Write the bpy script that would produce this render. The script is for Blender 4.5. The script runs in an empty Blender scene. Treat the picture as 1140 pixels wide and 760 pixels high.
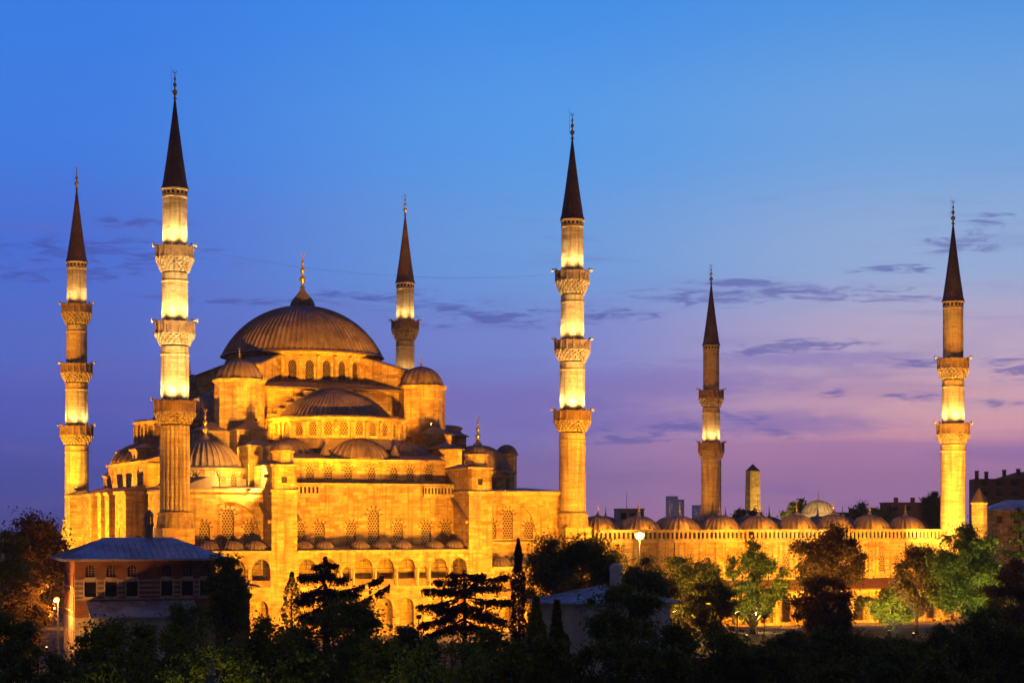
import bpy, math, random
import numpy as np
from mathutils import Vector, Matrix

random.seed(7)
RNG = np.random.default_rng(11)
scene = bpy.context.scene
COL = scene.collection
PI = math.pi
R_ = math.radians


def srgb(r, g, b):
    def c(x):
        x /= 255.0
        return x / 12.92 if x <= 0.04045 else ((x + 0.055) / 1.055) ** 2.4
    return (c(r), c(g), c(b), 1.0)


# ------------------------------------------------------------------ camera
CAM_Z = 17.0
cam_d = bpy.data.cameras.new("camera")
cam = bpy.data.objects.new("camera", cam_d)
COL.objects.link(cam)
cam.location = (0, 0, CAM_Z)
cam.rotation_euler = (R_(90), 0, 0)
cam_d.sensor_width = 36.0
cam_d.lens = 36.0 * 1923.0 / 1140.0
cam_d.shift_y = 200.0 / 1140.0
cam_d.clip_start = 0.5
cam_d.clip_end = 30000.0
scene.camera = cam

# ------------------------------------------------------------------ render
scene.render.engine = "CYCLES"
scene.cycles.use_denoising = True
scene.cycles.max_bounces = 5
scene.cycles.diffuse_bounces = 3
scene.cycles.glossy_bounces = 2
scene.cycles.transparent_max_bounces = 4
scene.cycles.caustics_reflective = False
scene.cycles.caustics_refractive = False
scene.cycles.sample_clamp_indirect = 4.0
scene.view_settings.view_transform = "Standard"
scene.view_settings.look = "None"
scene.view_settings.exposure = 0.0
scene.view_settings.gamma = 1.0

# ------------------------------------------------------------------ sky
world = bpy.data.worlds.new("World")
scene.world = world
world.use_nodes = True


def build_sky():
    nt = world.node_tree
    nt.nodes.clear()
    N = nt.nodes.new
    Lk = nt.links.new

    def math_(op, a, b=None, c=None):
        n = N("ShaderNodeMath")
        n.operation = op
        for i, x in enumerate((a, b, c)):
            if x is None:
                continue
            if isinstance(x, (int, float)):
                n.inputs[i].default_value = x
            else:
                Lk(x, n.inputs[i])
        return n.outputs[0]

    def ramp(fac, stops):
        n = N("ShaderNodeValToRGB")
        n.color_ramp.interpolation = "B_SPLINE" if False else "EASE"
        e = n.color_ramp.elements
        while len(e) < len(stops):
            e.new(0.5)
        for el, (p, col) in zip(e, stops):
            el.position = p
            el.color = srgb(*col)
        Lk(fac, n.inputs[0])
        return n.outputs[0]

    tc = N("ShaderNodeTexCoord")
    sep = N("ShaderNodeSeparateXYZ")
    Lk(tc.outputs["Generated"], sep.inputs[0])
    X, Y, Z = sep.outputs
    az = math_("ARCTAN2", X, Y)                        # radians from north (+Y), east positive
    hyp = math_("SQRT", math_("ADD", math_("MULTIPLY", X, X), math_("MULTIPLY", Y, Y)))
    el = math_("ARCTAN2", Z, hyp)
    # elevation 0 .. 0.34 rad maps over 0 .. 0.85 of the ramps, the zenith takes the rest
    fac = math_("MULTIPLY", el, 2.5)
    west = ramp(fac, [(0.0, (76, 80, 162)), (0.06, (80, 88, 178)), (0.15, (88, 98, 192)), (0.25, (88, 112, 206)),
                      (0.38, (78, 116, 220)), (0.55, (66, 130, 232)), (0.75, (60, 130, 236)), (1.0, (30, 76, 165))])
    mid = ramp(fac, [(0.0, (158, 122, 174)), (0.06, (148, 122, 186)), (0.15, (134, 128, 200)), (0.25, (124, 140, 216)),
                     (0.38, (112, 162, 230)), (0.55, (90, 160, 240)), (0.75, (70, 148, 240)), (1.0, (34, 82, 172))])
    north = ramp(fac, [(0.0, (200, 140, 170)), (0.05, (208, 146, 172)), (0.10, (228, 160, 176)), (0.17, (222, 172, 188)),
                       (0.25, (196, 176, 206)), (0.37, (154, 180, 224)), (0.55, (116, 170, 232)), (0.75, (84, 154, 234)),
                       (1.0, (36, 86, 174))])

    def mix(f, a, b, blend="MIX"):
        n = N("ShaderNodeMix")
        n.data_type = "RGBA"
        n.blend_type = blend
        for s, x in ((n.inputs[0], f), (n.inputs[6], a), (n.inputs[7], b)):
            if isinstance(x, (int, float)):
                s.default_value = x
            elif isinstance(x, tuple):
                s.default_value = x
            else:
                Lk(x, s)
        return n.outputs[2]

    def smooth(x, a, b):
        n = N("ShaderNodeMapRange")
        n.interpolation_type = "SMOOTHSTEP"
        Lk(x, n.inputs[0])
        n.inputs[1].default_value = a
        n.inputs[2].default_value = b
        return n.outputs[0]

    base = mix(smooth(az, -0.26, 0.03), west, mid)
    base = mix(smooth(az, -0.01, 0.24), base, north)
    # away from the afterglow (behind the terrace) the dusk is deeper
    back = smooth(math_("MULTIPLY", Y, -1.0), -0.75, 0.4)
    base = mix(back, base, srgb(82, 74, 90))
    # Nishita twilight adds its own scattering underneath
    sky = N("ShaderNodeTexSky")
    sky.sky_type = "NISHITA"
    sky.sun_disc = False
    sky.sun_elevation = R_(1.0)
    sky.sun_rotation = R_(28)
    nis = mix(1.0, sky.outputs[0], (0.012, 0.012, 0.012, 1), "MULTIPLY")
    base = mix(0.06, base, nis)
    # ---- clouds: ragged dusk streaks at given azimuth / elevation
    comb = N("ShaderNodeCombineXYZ")
    Lk(math_("MULTIPLY", az, 48.0), comb.inputs[0])
    Lk(math_("MULTIPLY", el, 270.0), comb.inputs[1])
    noise = N("ShaderNodeTexNoise")
    noise.inputs["Scale"].default_value = 1.0
    noise.inputs["Detail"].default_value = 7.0
    noise.inputs["Roughness"].default_value = 0.58
    noise.inputs["Distortion"].default_value = 0.9
    Lk(comb.outputs[0], noise.inputs["Vector"])
    nv = noise.outputs[0]
    comb2 = N("ShaderNodeCombineXYZ")
    Lk(math_("MULTIPLY", az, 7.0), comb2.inputs[0])
    Lk(math_("MULTIPLY", el, 42.0), comb2.inputs[1])
    noise2 = N("ShaderNodeTexNoise")
    noise2.inputs["Scale"].default_value = 1.0
    noise2.inputs["Detail"].default_value = 5.0
    Lk(comb2.outputs[0], noise2.inputs["Vector"])

    def cloud(px, py, wx, wy, tilt=0.0):
        a0 = math.atan((px - 570) / 1923)
        e0 = math.atan((580 - py) / 1923 * math.cos(a0))
        w, h = wx * 1.45 / 1923, wy * 1.15 / 1923
        da = math_("SUBTRACT", az, a0)
        de = math_("SUBTRACT", el, e0)
        if tilt:
            de = math_("SUBTRACT", de, math_("MULTIPLY", da, tilt))
        q = math_("ADD", math_("POWER", math_("ABSOLUTE", math_("DIVIDE", da, w)), 2.0),
                  math_("POWER", math_("ABSOLUTE", math_("DIVIDE", de, h)), 2.0))
        return math_("EXPONENT", math_("MULTIPLY", q, -1.0))

    acc = None
    for c in [(850, 326, 95, 8), (790, 334, 60, 7), (950, 330, 65, 5, -0.05), (835, 314, 45, 7), (110, 280, 85, 12), (60, 306, 75, 9, 0.04), (150, 248, 40, 5),
              (385, 330, 60, 6, 0.05), (1070, 270, 34, 9), (1098, 246, 20, 9), (1128, 408, 26, 12), (1108, 449, 20, 5), (990, 299, 30, 6),
              (1018, 404, 34, 6), (1018, 443, 26, 6), (520, 352, 70, 8), (560, 360, 60, 6), (678, 349, 40, 8), (640, 346, 40, 4),
              (840, 391, 22, 5), (840, 470, 30, 9, -0.3), (745, 477, 55, 8), (905, 384, 45, 6), (490, 340, 40, 8), (930, 437, 16, 4),
              (680, 488, 60, 6), (260, 335, 70, 5)]:
        g = cloud(*c)
        acc = g if acc is None else math_("MAXIMUM", acc, g)
    cl = math_("ADD", acc, math_("MULTIPLY", math_("SUBTRACT", nv, 0.53), 5.0))
    cmask = math_("MULTIPLY", smooth(cl, 0.1, 1.3), smooth(acc, 0.02, 0.5))
    cloudcol = mix(smooth(az, -0.2, 0.22), srgb(70, 80, 165), srgb(92, 96, 170))
    base = mix(math_("MULTIPLY", cmask, 0.68), base, cloudcol)
    # faint torn veil of high streaks
    comb3 = N("ShaderNodeCombineXYZ")
    Lk(math_("ADD", math_("MULTIPLY", az, 9.0), math_("MULTIPLY", el, 14.0)), comb3.inputs[0])
    Lk(math_("MULTIPLY", el, 95.0), comb3.inputs[1])
    noise3 = N("ShaderNodeTexNoise")
    noise3.inputs["Scale"].default_value = 1.0
    noise3.inputs["Detail"].default_value = 8.0
    noise3.inputs["Roughness"].default_value = 0.62
    noise3.inputs["Distortion"].default_value = 0.7
    Lk(comb3.outputs[0], noise3.inputs["Vector"])
    veil = math_("MULTIPLY", smooth(noise3.outputs[0], 0.52, 0.74), math_("MULTIPLY", smooth(el, 0.0, 0.06), math_("SUBTRACT", 1.0, smooth(el, 0.14, 0.24))))
    base = mix(math_("MULTIPLY", veil, 0.30), base, srgb(108, 104, 182))
    wide = None
    for c in [(735, 428, 130, 20), (660, 470, 120, 16), (860, 470, 90, 14, -0.05), (560, 445, 140, 22), (900, 400, 110, 9)]:
        g = cloud(*c)
        wide = g if wide is None else math_("MAXIMUM", wide, g)
    wm = math_("ADD", wide, math_("MULTIPLY", math_("SUBTRACT", nv, 0.5), 1.2))
    base = mix(math_("MULTIPLY", math_("MULTIPLY", smooth(wm, 0.1, 1.0), smooth(wide, 0.03, 0.5)), 0.5), base, srgb(122, 108, 186))
    # a soft violet bank low over the far city, broken by noise
    edge = math_("ADD", el, math_("MULTIPLY", math_("SUBTRACT", noise2.outputs[0], 0.5), 0.022))
    bank = math_("MULTIPLY", math_("SUBTRACT", 1.0, smooth(edge, 0.042, 0.050)), smooth(az, 0.0, 0.2))
    base = mix(math_("MULTIPLY", bank, 0.75), base, srgb(164, 122, 176))
    soft = math_("MULTIPLY", smooth(noise2.outputs[0], 0.48, 0.66), math_("SUBTRACT", 1.0, smooth(el, 0.05, 0.17)))
    base = mix(math_("MULTIPLY", soft, 0.30), base, srgb(112, 100, 178))
    # below the horizon: dark earth
    base = mix(smooth(el, -0.012, -0.002), (0.01, 0.01, 0.016, 1), base)
    bg = N("ShaderNodeBackground")
    Lk(base, bg.inputs[0])
    bg.inputs[1].default_value = 1.0
    out = N("ShaderNodeOutputWorld")
    Lk(bg.outputs[0], out.inputs[0])


build_sky()

# faint warm afterglow from the horizon on the right (the sun itself is down)
sun_d = bpy.data.lights.new("sun", "SUN")
sun_d.energy = 0.06
sun_d.angle = R_(20)
sun_d.color = (1.0, 0.55, 0.5)
sun = bpy.data.objects.new("sun", sun_d)
COL.objects.link(sun)
sun.location = (0, 0, 300)
sun.rotation_euler = Vector((-math.sin(R_(40)), -math.cos(R_(40)), -0.09)).to_track_quat("-Z", "Y").to_euler()

AMBER = (1.0, 0.365, 0.010)
GOLD = (1.0, 0.70, 0.27)

# ------------------------------------------------------------------ materials
MATS = {}


def new_mat(name):
    m = bpy.data.materials.new(name)
    m.use_nodes = True
    nt = m.node_tree
    b = nt.nodes["Principled BSDF"]
    MATS[name] = m
    return m, nt, b


def nd(nt, typ, **kw):
    n = nt.nodes.new(typ)
    for k, v in kw.items():
        setattr(n, k, v)
    return n


def mixc(nt, f, a, b, blend="MIX"):
    n = nd(nt, "ShaderNodeMix", data_type="RGBA", blend_type=blend)
    for s, x in ((n.inputs[0], f), (n.inputs[6], a), (n.inputs[7], b)):
        if isinstance(x, (int, float, tuple)):
            s.default_value = x
        else:
            nt.links.new(x, s)
    return n.outputs[2]


def noise_(nt, vec, scale, detail=4.0, rough=0.55):
    n = nd(nt, "ShaderNodeTexNoise")
    n.inputs["Scale"].default_value = scale
    n.inputs["Detail"].default_value = detail
    n.inputs["Roughness"].default_value = rough
    if vec is not None:
        nt.links.new(vec, n.inputs["Vector"])
    return n.outputs[0]


def maprange(nt, x, a, b, c=0.0, d=1.0):
    n = nd(nt, "ShaderNodeMapRange")
    nt.links.new(x, n.inputs[0])
    for i, v in enumerate((a, b, c, d)):
        n.inputs[1 + i].default_value = v
    return n.outputs[0]


def stone_mat(name, c1, c2, mortar, bw=1.15, bh=0.48, stain=0.5):
    m, nt, b = new_mat(name)
    uv = nd(nt, "ShaderNodeUVMap")
    tc = nd(nt, "ShaderNodeTexCoord")
    br = nd(nt, "ShaderNodeTexBrick")
    nt.links.new(uv.outputs[0], br.inputs["Vector"])
    br.inputs["Color1"].default_value = c1
    br.inputs["Color2"].default_value = c2
    br.inputs["Mortar"].default_value = mortar
    br.inputs["Scale"].default_value = 1.0
    br.inputs["Mortar Size"].default_value = 0.018
    br.inputs["Mortar Smooth"].default_value = 0.2
    br.inputs["Bias"].default_value = -0.25
    br.inputs["Brick Width"].default_value = bw
    br.inputs["Row Height"].default_value = bh
    n1 = noise_(nt, tc.outputs["Object"], 0.3, 6, 0.65)
    mp0 = nd(nt, "ShaderNodeMapping")
    mp0.inputs["Scale"].default_value = (0.55, 0.55, 1.7)
    nt.links.new(tc.outputs["Object"], mp0.inputs[0])
    n2 = noise_(nt, mp0.outputs[0], 0.9, 5, 0.65)
    # vertical rain streaks
    mp = nd(nt, "ShaderNodeMapping")
    mp.inputs["Scale"].default_value = (1.6, 1.6, 0.12)
    nt.links.new(tc.outputs["Object"], mp.inputs[0])
    n3 = noise_(nt, mp.outputs[0], 1.0, 4)
    col = mixc(nt, maprange(nt, n1, 0.46, 0.62, 0, stain), br.outputs[0], tuple(x * 0.62 for x in c1[:3]) + (1,))
    col = mixc(nt, maprange(nt, n2, 0.5, 0.64, 0, 0.7), col, (c2[0] * 0.8, c2[1] * 0.62, c2[2] * 0.5, 1))
    col = mixc(nt, maprange(nt, n3, 0.50, 0.68, 0, 0.75), col, (0.16, 0.12, 0.09, 1))
    nt.links.new(col, b.inputs["Base Color"])
    b.inputs["Roughness"].default_value = 0.9
    b.inputs["Specular IOR Level"].default_value = 0.15
    bump = nd(nt, "ShaderNodeBump")
    bump.inputs["Strength"].default_value = 0.35
    bump.inputs["Distance"].default_value = 0.06
    h = nd(nt, "ShaderNodeMath", operation="MULTIPLY_ADD")
    nt.links.new(br.outputs["Fac"], h.inputs[0])
    h.inputs[1].default_value = -0.8
    nt.links.new(n2, h.inputs[2])
    nt.links.new(h.outputs[0], bump.inputs["Height"])
    nt.links.new(bump.outputs[0], b.inputs["Normal"])
    return m


STONE = stone_mat("limestone", (0.58, 0.44, 0.24, 1), (0.30, 0.155, 0.06, 1), (0.20, 0.12, 0.06, 1), 1.5, 0.55, 0.75)
SHAFT = stone_mat("shaft_stone", (0.58, 0.47, 0.31, 1), (0.40, 0.27, 0.14, 1), (0.24, 0.16, 0.09, 1), 1.2, 0.6, 0.6)
TRIM = stone_mat("trim_stone", (0.55, 0.45, 0.31, 1), (0.48, 0.37, 0.24, 1), (0.40, 0.30, 0.2, 1), 1.8, 2.0, 0.4)


def lead_mat(name, c, c2, rough=0.55):
    m, nt, b = new_mat(name)
    tc = nd(nt, "ShaderNodeTexCoord")
    n1 = noise_(nt, tc.outputs["Object"], 0.35, 5)
    n2 = noise_(nt, tc.outputs["Object"], 2.2, 4)
    mp = nd(nt, "ShaderNodeMapping")
    mp.inputs["Scale"].default_value = (1.2, 1.2, 0.25)
    nt.links.new(tc.outputs["Object"], mp.inputs[0])
    n3 = noise_(nt, mp.outputs[0], 1.0, 3)
    col = mixc(nt, maprange(nt, n1, 0.35, 0.68), c, c2)
    col = mixc(nt, maprange(nt, n2, 0.45, 0.75, 0, 0.5), col, tuple(x * 0.55 for x in c[:3]) + (1,))
    col = mixc(nt, maprange(nt, n3, 0.55, 0.72, 0, 0.35), col, tuple(min(1, x * 1.7) for x in c[:3]) + (1,))
    nt.links.new(col, b.inputs["Base Color"])
    vo = nd(nt, "ShaderNodeTexVoronoi")
    vo.inputs["Scale"].default_value = 0.55
    nt.links.new(tc.outputs["Object"], vo.inputs["Vector"])
    sepc = nd(nt, "ShaderNodeSeparateColor")
    nt.links.new(vo.outputs["Color"], sepc.inputs[0])
    col = mixc(nt, maprange(nt, sepc.outputs[0], 0.55, 1.0, 0, 0.55), col, tuple(min(1, x * 1.5) for x in c[:3]) + (1,))
    col = mixc(nt, maprange(nt, sepc.outputs[1], 0.6, 1.0, 0, 0.5), col, tuple(x * 0.5 for x in c2[:3]) + (1,))
    nt.links.new(col, b.inputs["Base Color"])
    b.inputs["Metallic"].default_value = 0.25
    nt.links.new(maprange(nt, n2, 0.3, 0.7, rough - 0.1, rough + 0.18), b.inputs["Roughness"])
    bump = nd(nt, "ShaderNodeBump")
    bump.inputs["Strength"].default_value = 0.25
    bump.inputs["Distance"].default_value = 0.08
    nt.links.new(n2, bump.inputs["Height"])
    nt.links.new(bump.outputs[0], b.inputs["Normal"])
    return m


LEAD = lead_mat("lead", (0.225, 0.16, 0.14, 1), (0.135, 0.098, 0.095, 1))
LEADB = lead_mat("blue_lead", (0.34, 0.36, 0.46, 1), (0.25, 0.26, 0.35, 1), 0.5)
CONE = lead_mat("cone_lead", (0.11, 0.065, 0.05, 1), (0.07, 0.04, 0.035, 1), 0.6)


def plain_mat(name, c, rough=0.7, metal=0.0, nscale=1.5, var=0.35):
    m, nt, b = new_mat(name)
    tc = nd(nt, "ShaderNodeTexCoord")
    n1 = noise_(nt, tc.outputs["Object"], nscale, 4)
    col = mixc(nt, maprange(nt, n1, 0.35, 0.7), c, tuple(x * (1 - var) for x in c[:3]) + (1,))
    nt.links.new(col, b.inputs["Base Color"])
    b.inputs["Roughness"].default_value = rough
    b.inputs["Metallic"].default_value = metal
    return m


BRASS = plain_mat("gilded_brass", (0.65, 0.45, 0.16, 1), 0.35, 0.8)
RAIL = plain_mat("weathered_marble", (0.36, 0.23, 0.15, 1), 0.85, 0, 0.9, 0.5)
DARK = plain_mat("dark_opening", (0.015, 0.013, 0.012, 1), 0.6)
BLACK = plain_mat("black_metal", (0.03, 0.03, 0.03, 1), 0.5)
WHITE = plain_mat("white_enamel", (0.75, 0.72, 0.66, 1), 0.5)
WOOD = plain_mat("dark_wood", (0.06, 0.035, 0.022, 1), 0.7)
PLASTER = plain_mat("white_plaster", (0.46, 0.44, 0.45, 1), 0.9, 0, 0.8, 0.3)
CONC = plain_mat("grey_concrete", (0.26, 0.24, 0.24, 1), 0.9, 0, 0.05, 0.3)
BRICKR = stone_mat("red_brick", (0.27, 0.095, 0.05, 1), (0.17, 0.06, 0.035, 1), (0.2, 0.13, 0.09, 1), 0.5, 0.16, 0.4)
BAND = stone_mat("band_stone", (0.42, 0.34, 0.29, 1), (0.32, 0.25, 0.21, 1), (0.16, 0.12, 0.1, 1), 0.8, 2.0, 0.5)
RUBBLE = stone_mat("rubble_stone", (0.55, 0.44, 0.22, 1), (0.18, 0.13, 0.06, 1), (0.12, 0.09, 0.05, 1), 1.1, 0.42, 0.7)
BARK = plain_mat("bark", (0.055, 0.038, 0.025, 1), 0.95, 0, 3.0, 0.5)
TILE = stone_mat("roof_tile", (0.30, 0.12, 0.06, 1), (0.22, 0.09, 0.05, 1), (0.10, 0.05, 0.03, 1), 0.4, 0.5, 0.4)


def grille_mat(name, stone, glass, pitch=0.40, rad=0.30):
    m, nt, b = new_mat(name)
    uv = nd(nt, "ShaderNodeUVMap")
    sp = nd(nt, "ShaderNodeSeparateXYZ")
    nt.links.new(uv.outputs[0], sp.inputs[0])

    def mm(op, a, b_=None):
        n = nd(nt, "ShaderNodeMath", operation=op)
        for i, x in enumerate((a, b_)):
            if x is None:
                continue
            if isinstance(x, (int, float)):
                n.inputs[i].default_value = x
            else:
                nt.links.new(x, n.inputs[i])
        return n.outputs[0]
    x = mm("DIVIDE", sp.outputs[0], pitch)
    y = mm("DIVIDE", sp.outputs[1], pitch * 0.87)
    row = mm("FLOOR", y)
    x = mm("ADD", x, mm("MULTIPLY", mm("FLOORED_MODULO", row, 2.0), 0.5))
    fx = mm("SUBTRACT", mm("FRACT", x), 0.5)
    fy = mm("MULTIPLY", mm("SUBTRACT", mm("FRACT", y), 0.5), 0.87)
    d = mm("SQRT", mm("ADD", mm("MULTIPLY", fx, fx), mm("MULTIPLY", fy, fy)))
    f = maprange(nt, d, rad - 0.05, rad + 0.05, 1, 0)
    col = mixc(nt, f, stone, glass)
    nt.links.new(col, b.inputs["Base Color"])
    nt.links.new(maprange(nt, f, 0, 1, 0.9, 0.25), b.inputs["Roughness"])
    return m


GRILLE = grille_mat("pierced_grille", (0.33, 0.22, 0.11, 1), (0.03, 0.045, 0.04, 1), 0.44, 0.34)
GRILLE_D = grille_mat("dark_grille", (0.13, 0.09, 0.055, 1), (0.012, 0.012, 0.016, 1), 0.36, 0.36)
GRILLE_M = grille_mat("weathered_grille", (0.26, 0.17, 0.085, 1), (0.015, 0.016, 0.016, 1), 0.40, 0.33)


def emit_mat(name, c, s):
    m, nt, b = new_mat(name)
    b.inputs["Emission Color"].default_value = c
    b.inputs["Emission Strength"].default_value = s
    b.inputs["Base Color"].default_value = (0.8, 0.8, 0.8, 1)
    return m


LENS = emit_mat("floodlight_lens", (1.0, 0.62, 0.2, 1), 30.0)
LENSW = emit_mat("white_lens", (1.0, 0.85, 0.55, 1), 25.0)
LITWIN = emit_mat("lit_window", (1.0, 0.65, 0.35, 1), 0.9)


def leaf_mat(name, c1, c2):
    m, nt, b = new_mat(name)
    g = nd(nt, "ShaderNodeNewGeometry")
    tc = nd(nt, "ShaderNodeTexCoord")
    n1 = noise_(nt, tc.outputs["Object"], 0.35, 3)
    ad = nd(nt, "ShaderNodeMath", operation="MULTIPLY_ADD")
    nt.links.new(g.outputs["Random Per Island"], ad.inputs[0])
    ad.inputs[1].default_value = 0.6
    nt.links.new(maprange(nt, n1, 0.3, 0.7, 0, 0.4), ad.inputs[2])
    col = mixc(nt, ad.outputs[0], c1, c2)
    nt.links.new(col, b.inputs["Base Color"])
    b.inputs["Roughness"].default_value = 0.65
    b.inputs["Specular IOR Level"].default_value = 0.15
    tr = nd(nt, "ShaderNodeBsdfTranslucent")
    nt.links.new(col, tr.inputs[0])
    ms = nd(nt, "ShaderNodeMixShader")
    ms.inputs[0].default_value = 0.3
    nt.links.new(b.outputs[0], ms.inputs[1])
    nt.links.new(tr.outputs[0], ms.inputs[2])
    nt.links.new(ms.outputs[0], nt.nodes["Material Output"].inputs[0])
    return m


LEAF_G = leaf_mat("leaf_green", (0.075, 0.11, 0.008, 1), (0.17, 0.20, 0.016, 1))
LEAF_D = leaf_mat("leaf_dark", (0.06, 0.07, 0.006, 1), (0.15, 0.155, 0.012, 1))
LEAF_B = leaf_mat("leaf_bronze", (0.085, 0.050, 0.008, 1), (0.15, 0.085, 0.014, 1))
LEAF_O = leaf_mat("leaf_olive", (0.11, 0.12, 0.008, 1), (0.19, 0.19, 0.014, 1))
NEEDLE = leaf_mat("needle_dark", (0.022, 0.022, 0.005, 1), (0.045, 0.04, 0.008, 1))

# ------------------------------------------------------------------ mesh builder


class MB:
    """collects faces; build() links them as one mesh object"""

    def __init__(self, rot=0.0, cx=0.0, cy=0.0):
        self.v, self.f, self.m, self.s = [], [], [], []
        self.set(rot, cx, cy)

    def set(self, rot=0.0, cx=0.0, cy=0.0):
        self.c, self.sn, self.cx, self.cy = math.cos(rot), math.sin(rot), cx, cy
        return self

    def P(self, p):
        x, y, z = p
        return (self.cx + x * self.c - y * self.sn, self.cy + x * self.sn + y * self.c, z)

    def add(self, vs, fs, mat=0, smooth=False):
        o = len(self.v)
        self.v += [self.P(p) for p in vs]
        for f in fs:
            self.f.append([o + i for i in f])
            self.m.append(mat)
            self.s.append(smooth)

    def box(self, x0, x1, y0, y1, z0, z1, mat=0):
        vs = [(x0, y0, z0), (x1, y0, z0), (x1, y1, z0), (x0, y1, z0), (x0, y0, z1), (x1, y0, z1), (x1, y1, z1), (x0, y1, z1)]
        self.add(vs, [(0, 3, 2, 1), (4, 5, 6, 7), (0, 1, 5, 4), (1, 2, 6, 5), (2, 3, 7, 6), (3, 0, 4, 7)], mat)

    def obox(self, p, d, up, L, w, h, mat=0):
        """box centred on p with axes d (length), up"""
        d = Vector(d).normalized()
        up = Vector(up)
        sd = d.cross(up).normalized()
        up = sd.cross(d).normalized()
        p = Vector(p)
        vs = []
        for sz in (-1, 1):
            for sx, sy in ((-1, -1), (1, -1), (1, 1), (-1, 1)):
                vs.append(tuple(p + d * sx * L / 2 + sd * sy * w / 2 + up * sz * h / 2))
        self.add(vs, [(0, 3, 2, 1), (4, 5, 6, 7), (0, 1, 5, 4), (1, 2, 6, 5), (2, 3, 7, 6), (3, 0, 4, 7)], mat)

    def prism(self, poly, z0, z1, mat=0, cap=True):
        n = len(poly)
        z0s = z0 if isinstance(z0, (list, tuple)) else [z0] * n
        z1s = z1 if isinstance(z1, (list, tuple)) else [z1] * n
        vs = [(x, y, z) for (x, y), z in zip(poly, z0s)] + [(x, y, z) for (x, y), z in zip(poly, z1s)]
        fs = [(i, (i + 1) % n, n + (i + 1) % n, n + i) for i in range(n)]
        if cap:
            fs += [tuple(range(n))[::-1], tuple(range(n, 2 * n))]
        self.add(vs, fs, mat)

    def hip(self, x0, x1, y0, y1, z0, z1, ov=0.3, mat=0, ridge=None):
        """hip roof over a rectangle; ridge along the longer side"""
        x0 -= ov; x1 += ov; y0 -= ov; y1 += ov
        w, d = x1 - x0, y1 - y0
        r = (min(w, d) / 2) if ridge is None else ridge
        if w >= d:
            a, b = (x0 + r, (y0 + y1) / 2, z1), (x1 - r, (y0 + y1) / 2, z1)
        else:
            a, b = ((x0 + x1) / 2, y0 + r, z1), ((x0 + x1) / 2, y1 - r, z1)
        vs = [(x0, y0, z0), (x1, y0, z0), (x1, y1, z0), (x0, y1, z0), a, b,
              (x0, y0, z0 - .14), (x1, y0, z0 - .14), (x1, y1, z0 - .14), (x0, y1, z0 - .14)]
        if w >= d:
            fs = [(0, 1, 5, 4), (2, 3, 4, 5), (1, 2, 5), (3, 0, 4)]
        else:
            fs = [(1, 2, 5, 4), (3, 0, 4, 5), (0, 1, 4), (2, 3, 5)]
        fs += [(6, 7, 1, 0), (7, 8, 2, 1), (8, 9, 3, 2), (9, 6, 0, 3), (9, 8, 7, 6)]
        self.add(vs, fs, mat)

    def lathe(self, cx, cy, prof, n=24, mat=0, smooth=True, a0=0.0, a1=2 * PI, rmod=None):
        full = abs(a1 - a0 - 2 * PI) < 1e-6
        k = n if full else n + 1
        vs = []
        for (r, z) in prof:
            for i in range(k):
                a = a0 + (a1 - a0) * i / n
                rr = r * (rmod(a, z) if rmod else 1.0)
                vs.append((cx + rr * math.cos(a), cy + rr * math.sin(a), z))
        fs = []
        for j in range(len(prof) - 1):
            for i in range(n):
                i2 = (i + 1) % k if full else i + 1
                fs.append((j * k + i, j * k + i2, (j + 1) * k + i2, (j + 1) * k + i))
        self.add(vs, fs, mat, smooth)

    def dome(self, cx, cy, z0, R, h, seams=24, seam=0.09, a0=0.0, a1=2 * PI, rows=14, mat=0, base=0.25, lobes=False):
        """spherical cap with raised lead seams"""
        rho = (R * R + h * h) / (2 * h)
        zc = z0 + h - rho
        th = math.atan2(R, z0 - zc)
        full = abs(a1 - a0 - 2 * PI) < 1e-6
        prof = [(R + 0.02, z0 - base)] + [(rho * math.sin(th * (1 - t / rows)), zc + rho * math.cos(th * (1 - t / rows))) for t in range(rows + 1)]
        angs = []
        for s in range(seams):
            a = a0 + (a1 - a0) * (s + 0.0) / seams
            da = (a1 - a0) / seams
            if lobes:
                for q in range(5):
                    t = q / 5
                    angs.append((a + da * t, 1 - seam / R * (abs(math.cos(PI * t)) ** 1.5)))
            else:
                wv = 0.2
                angs += [(a - da * wv, 1.0), (a - da * wv * .4, 1.0 + seam / R), (a + da * wv * .4, 1.0 + seam / R), (a + da * wv, 1.0)]
                angs.append((a + da * 0.5, 1.0 - seam * .25 / R))
        if not full:
            angs = [x for x in angs if a0 - 1e-6 <= x[0] <= a1 + 1e-6] + [(a1, 1.0)]
        k = len(angs)
        vs = []
        for j, (r, z) in enumerate(prof):
            fade = 1.0 if j < len(prof) - 2 else 0.3
            for (a, m_) in angs:
                rr = r + (m_ - 1) * R * fade * min(1.0, r / (0.25 * R))
                vs.append((cx + rr * math.cos(a), cy + rr * math.sin(a), z))
        fs = []
        for j in range(len(prof) - 1):
            for i in range(k if full else k - 1):
                i2 = (i + 1) % k
                fs.append((j * k + i, j * k + i2, (j + 1) * k + i2, (j + 1) * k + i))
        self.add(vs, fs, mat, False)
        self.s[-len(fs):] = [lobes] * len(fs)

    def tube(self, p0, p1, r0, r1, n=6, mat=0):
        p0, p1 = Vector(p0), Vector(p1)
        d = p1 - p0
        if d.length < 1e-6:
            return
        d.normalize()
        a = d.orthogonal().normalized()
        b = d.cross(a)
        vs = []
        for p, r in ((p0, r0), (p1, r1)):
            for i in range(n):
                t = 2 * PI * i / n
                vs.append(tuple(p + (a * math.cos(t) + b * math.sin(t)) * r))
        fs = [(i, (i + 1) % n, n + (i + 1) % n, n + i) for i in range(n)] + [tuple(range(n))[::-1], tuple(range(n, 2 * n))]
        self.add(vs, fs, mat, False)

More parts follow.
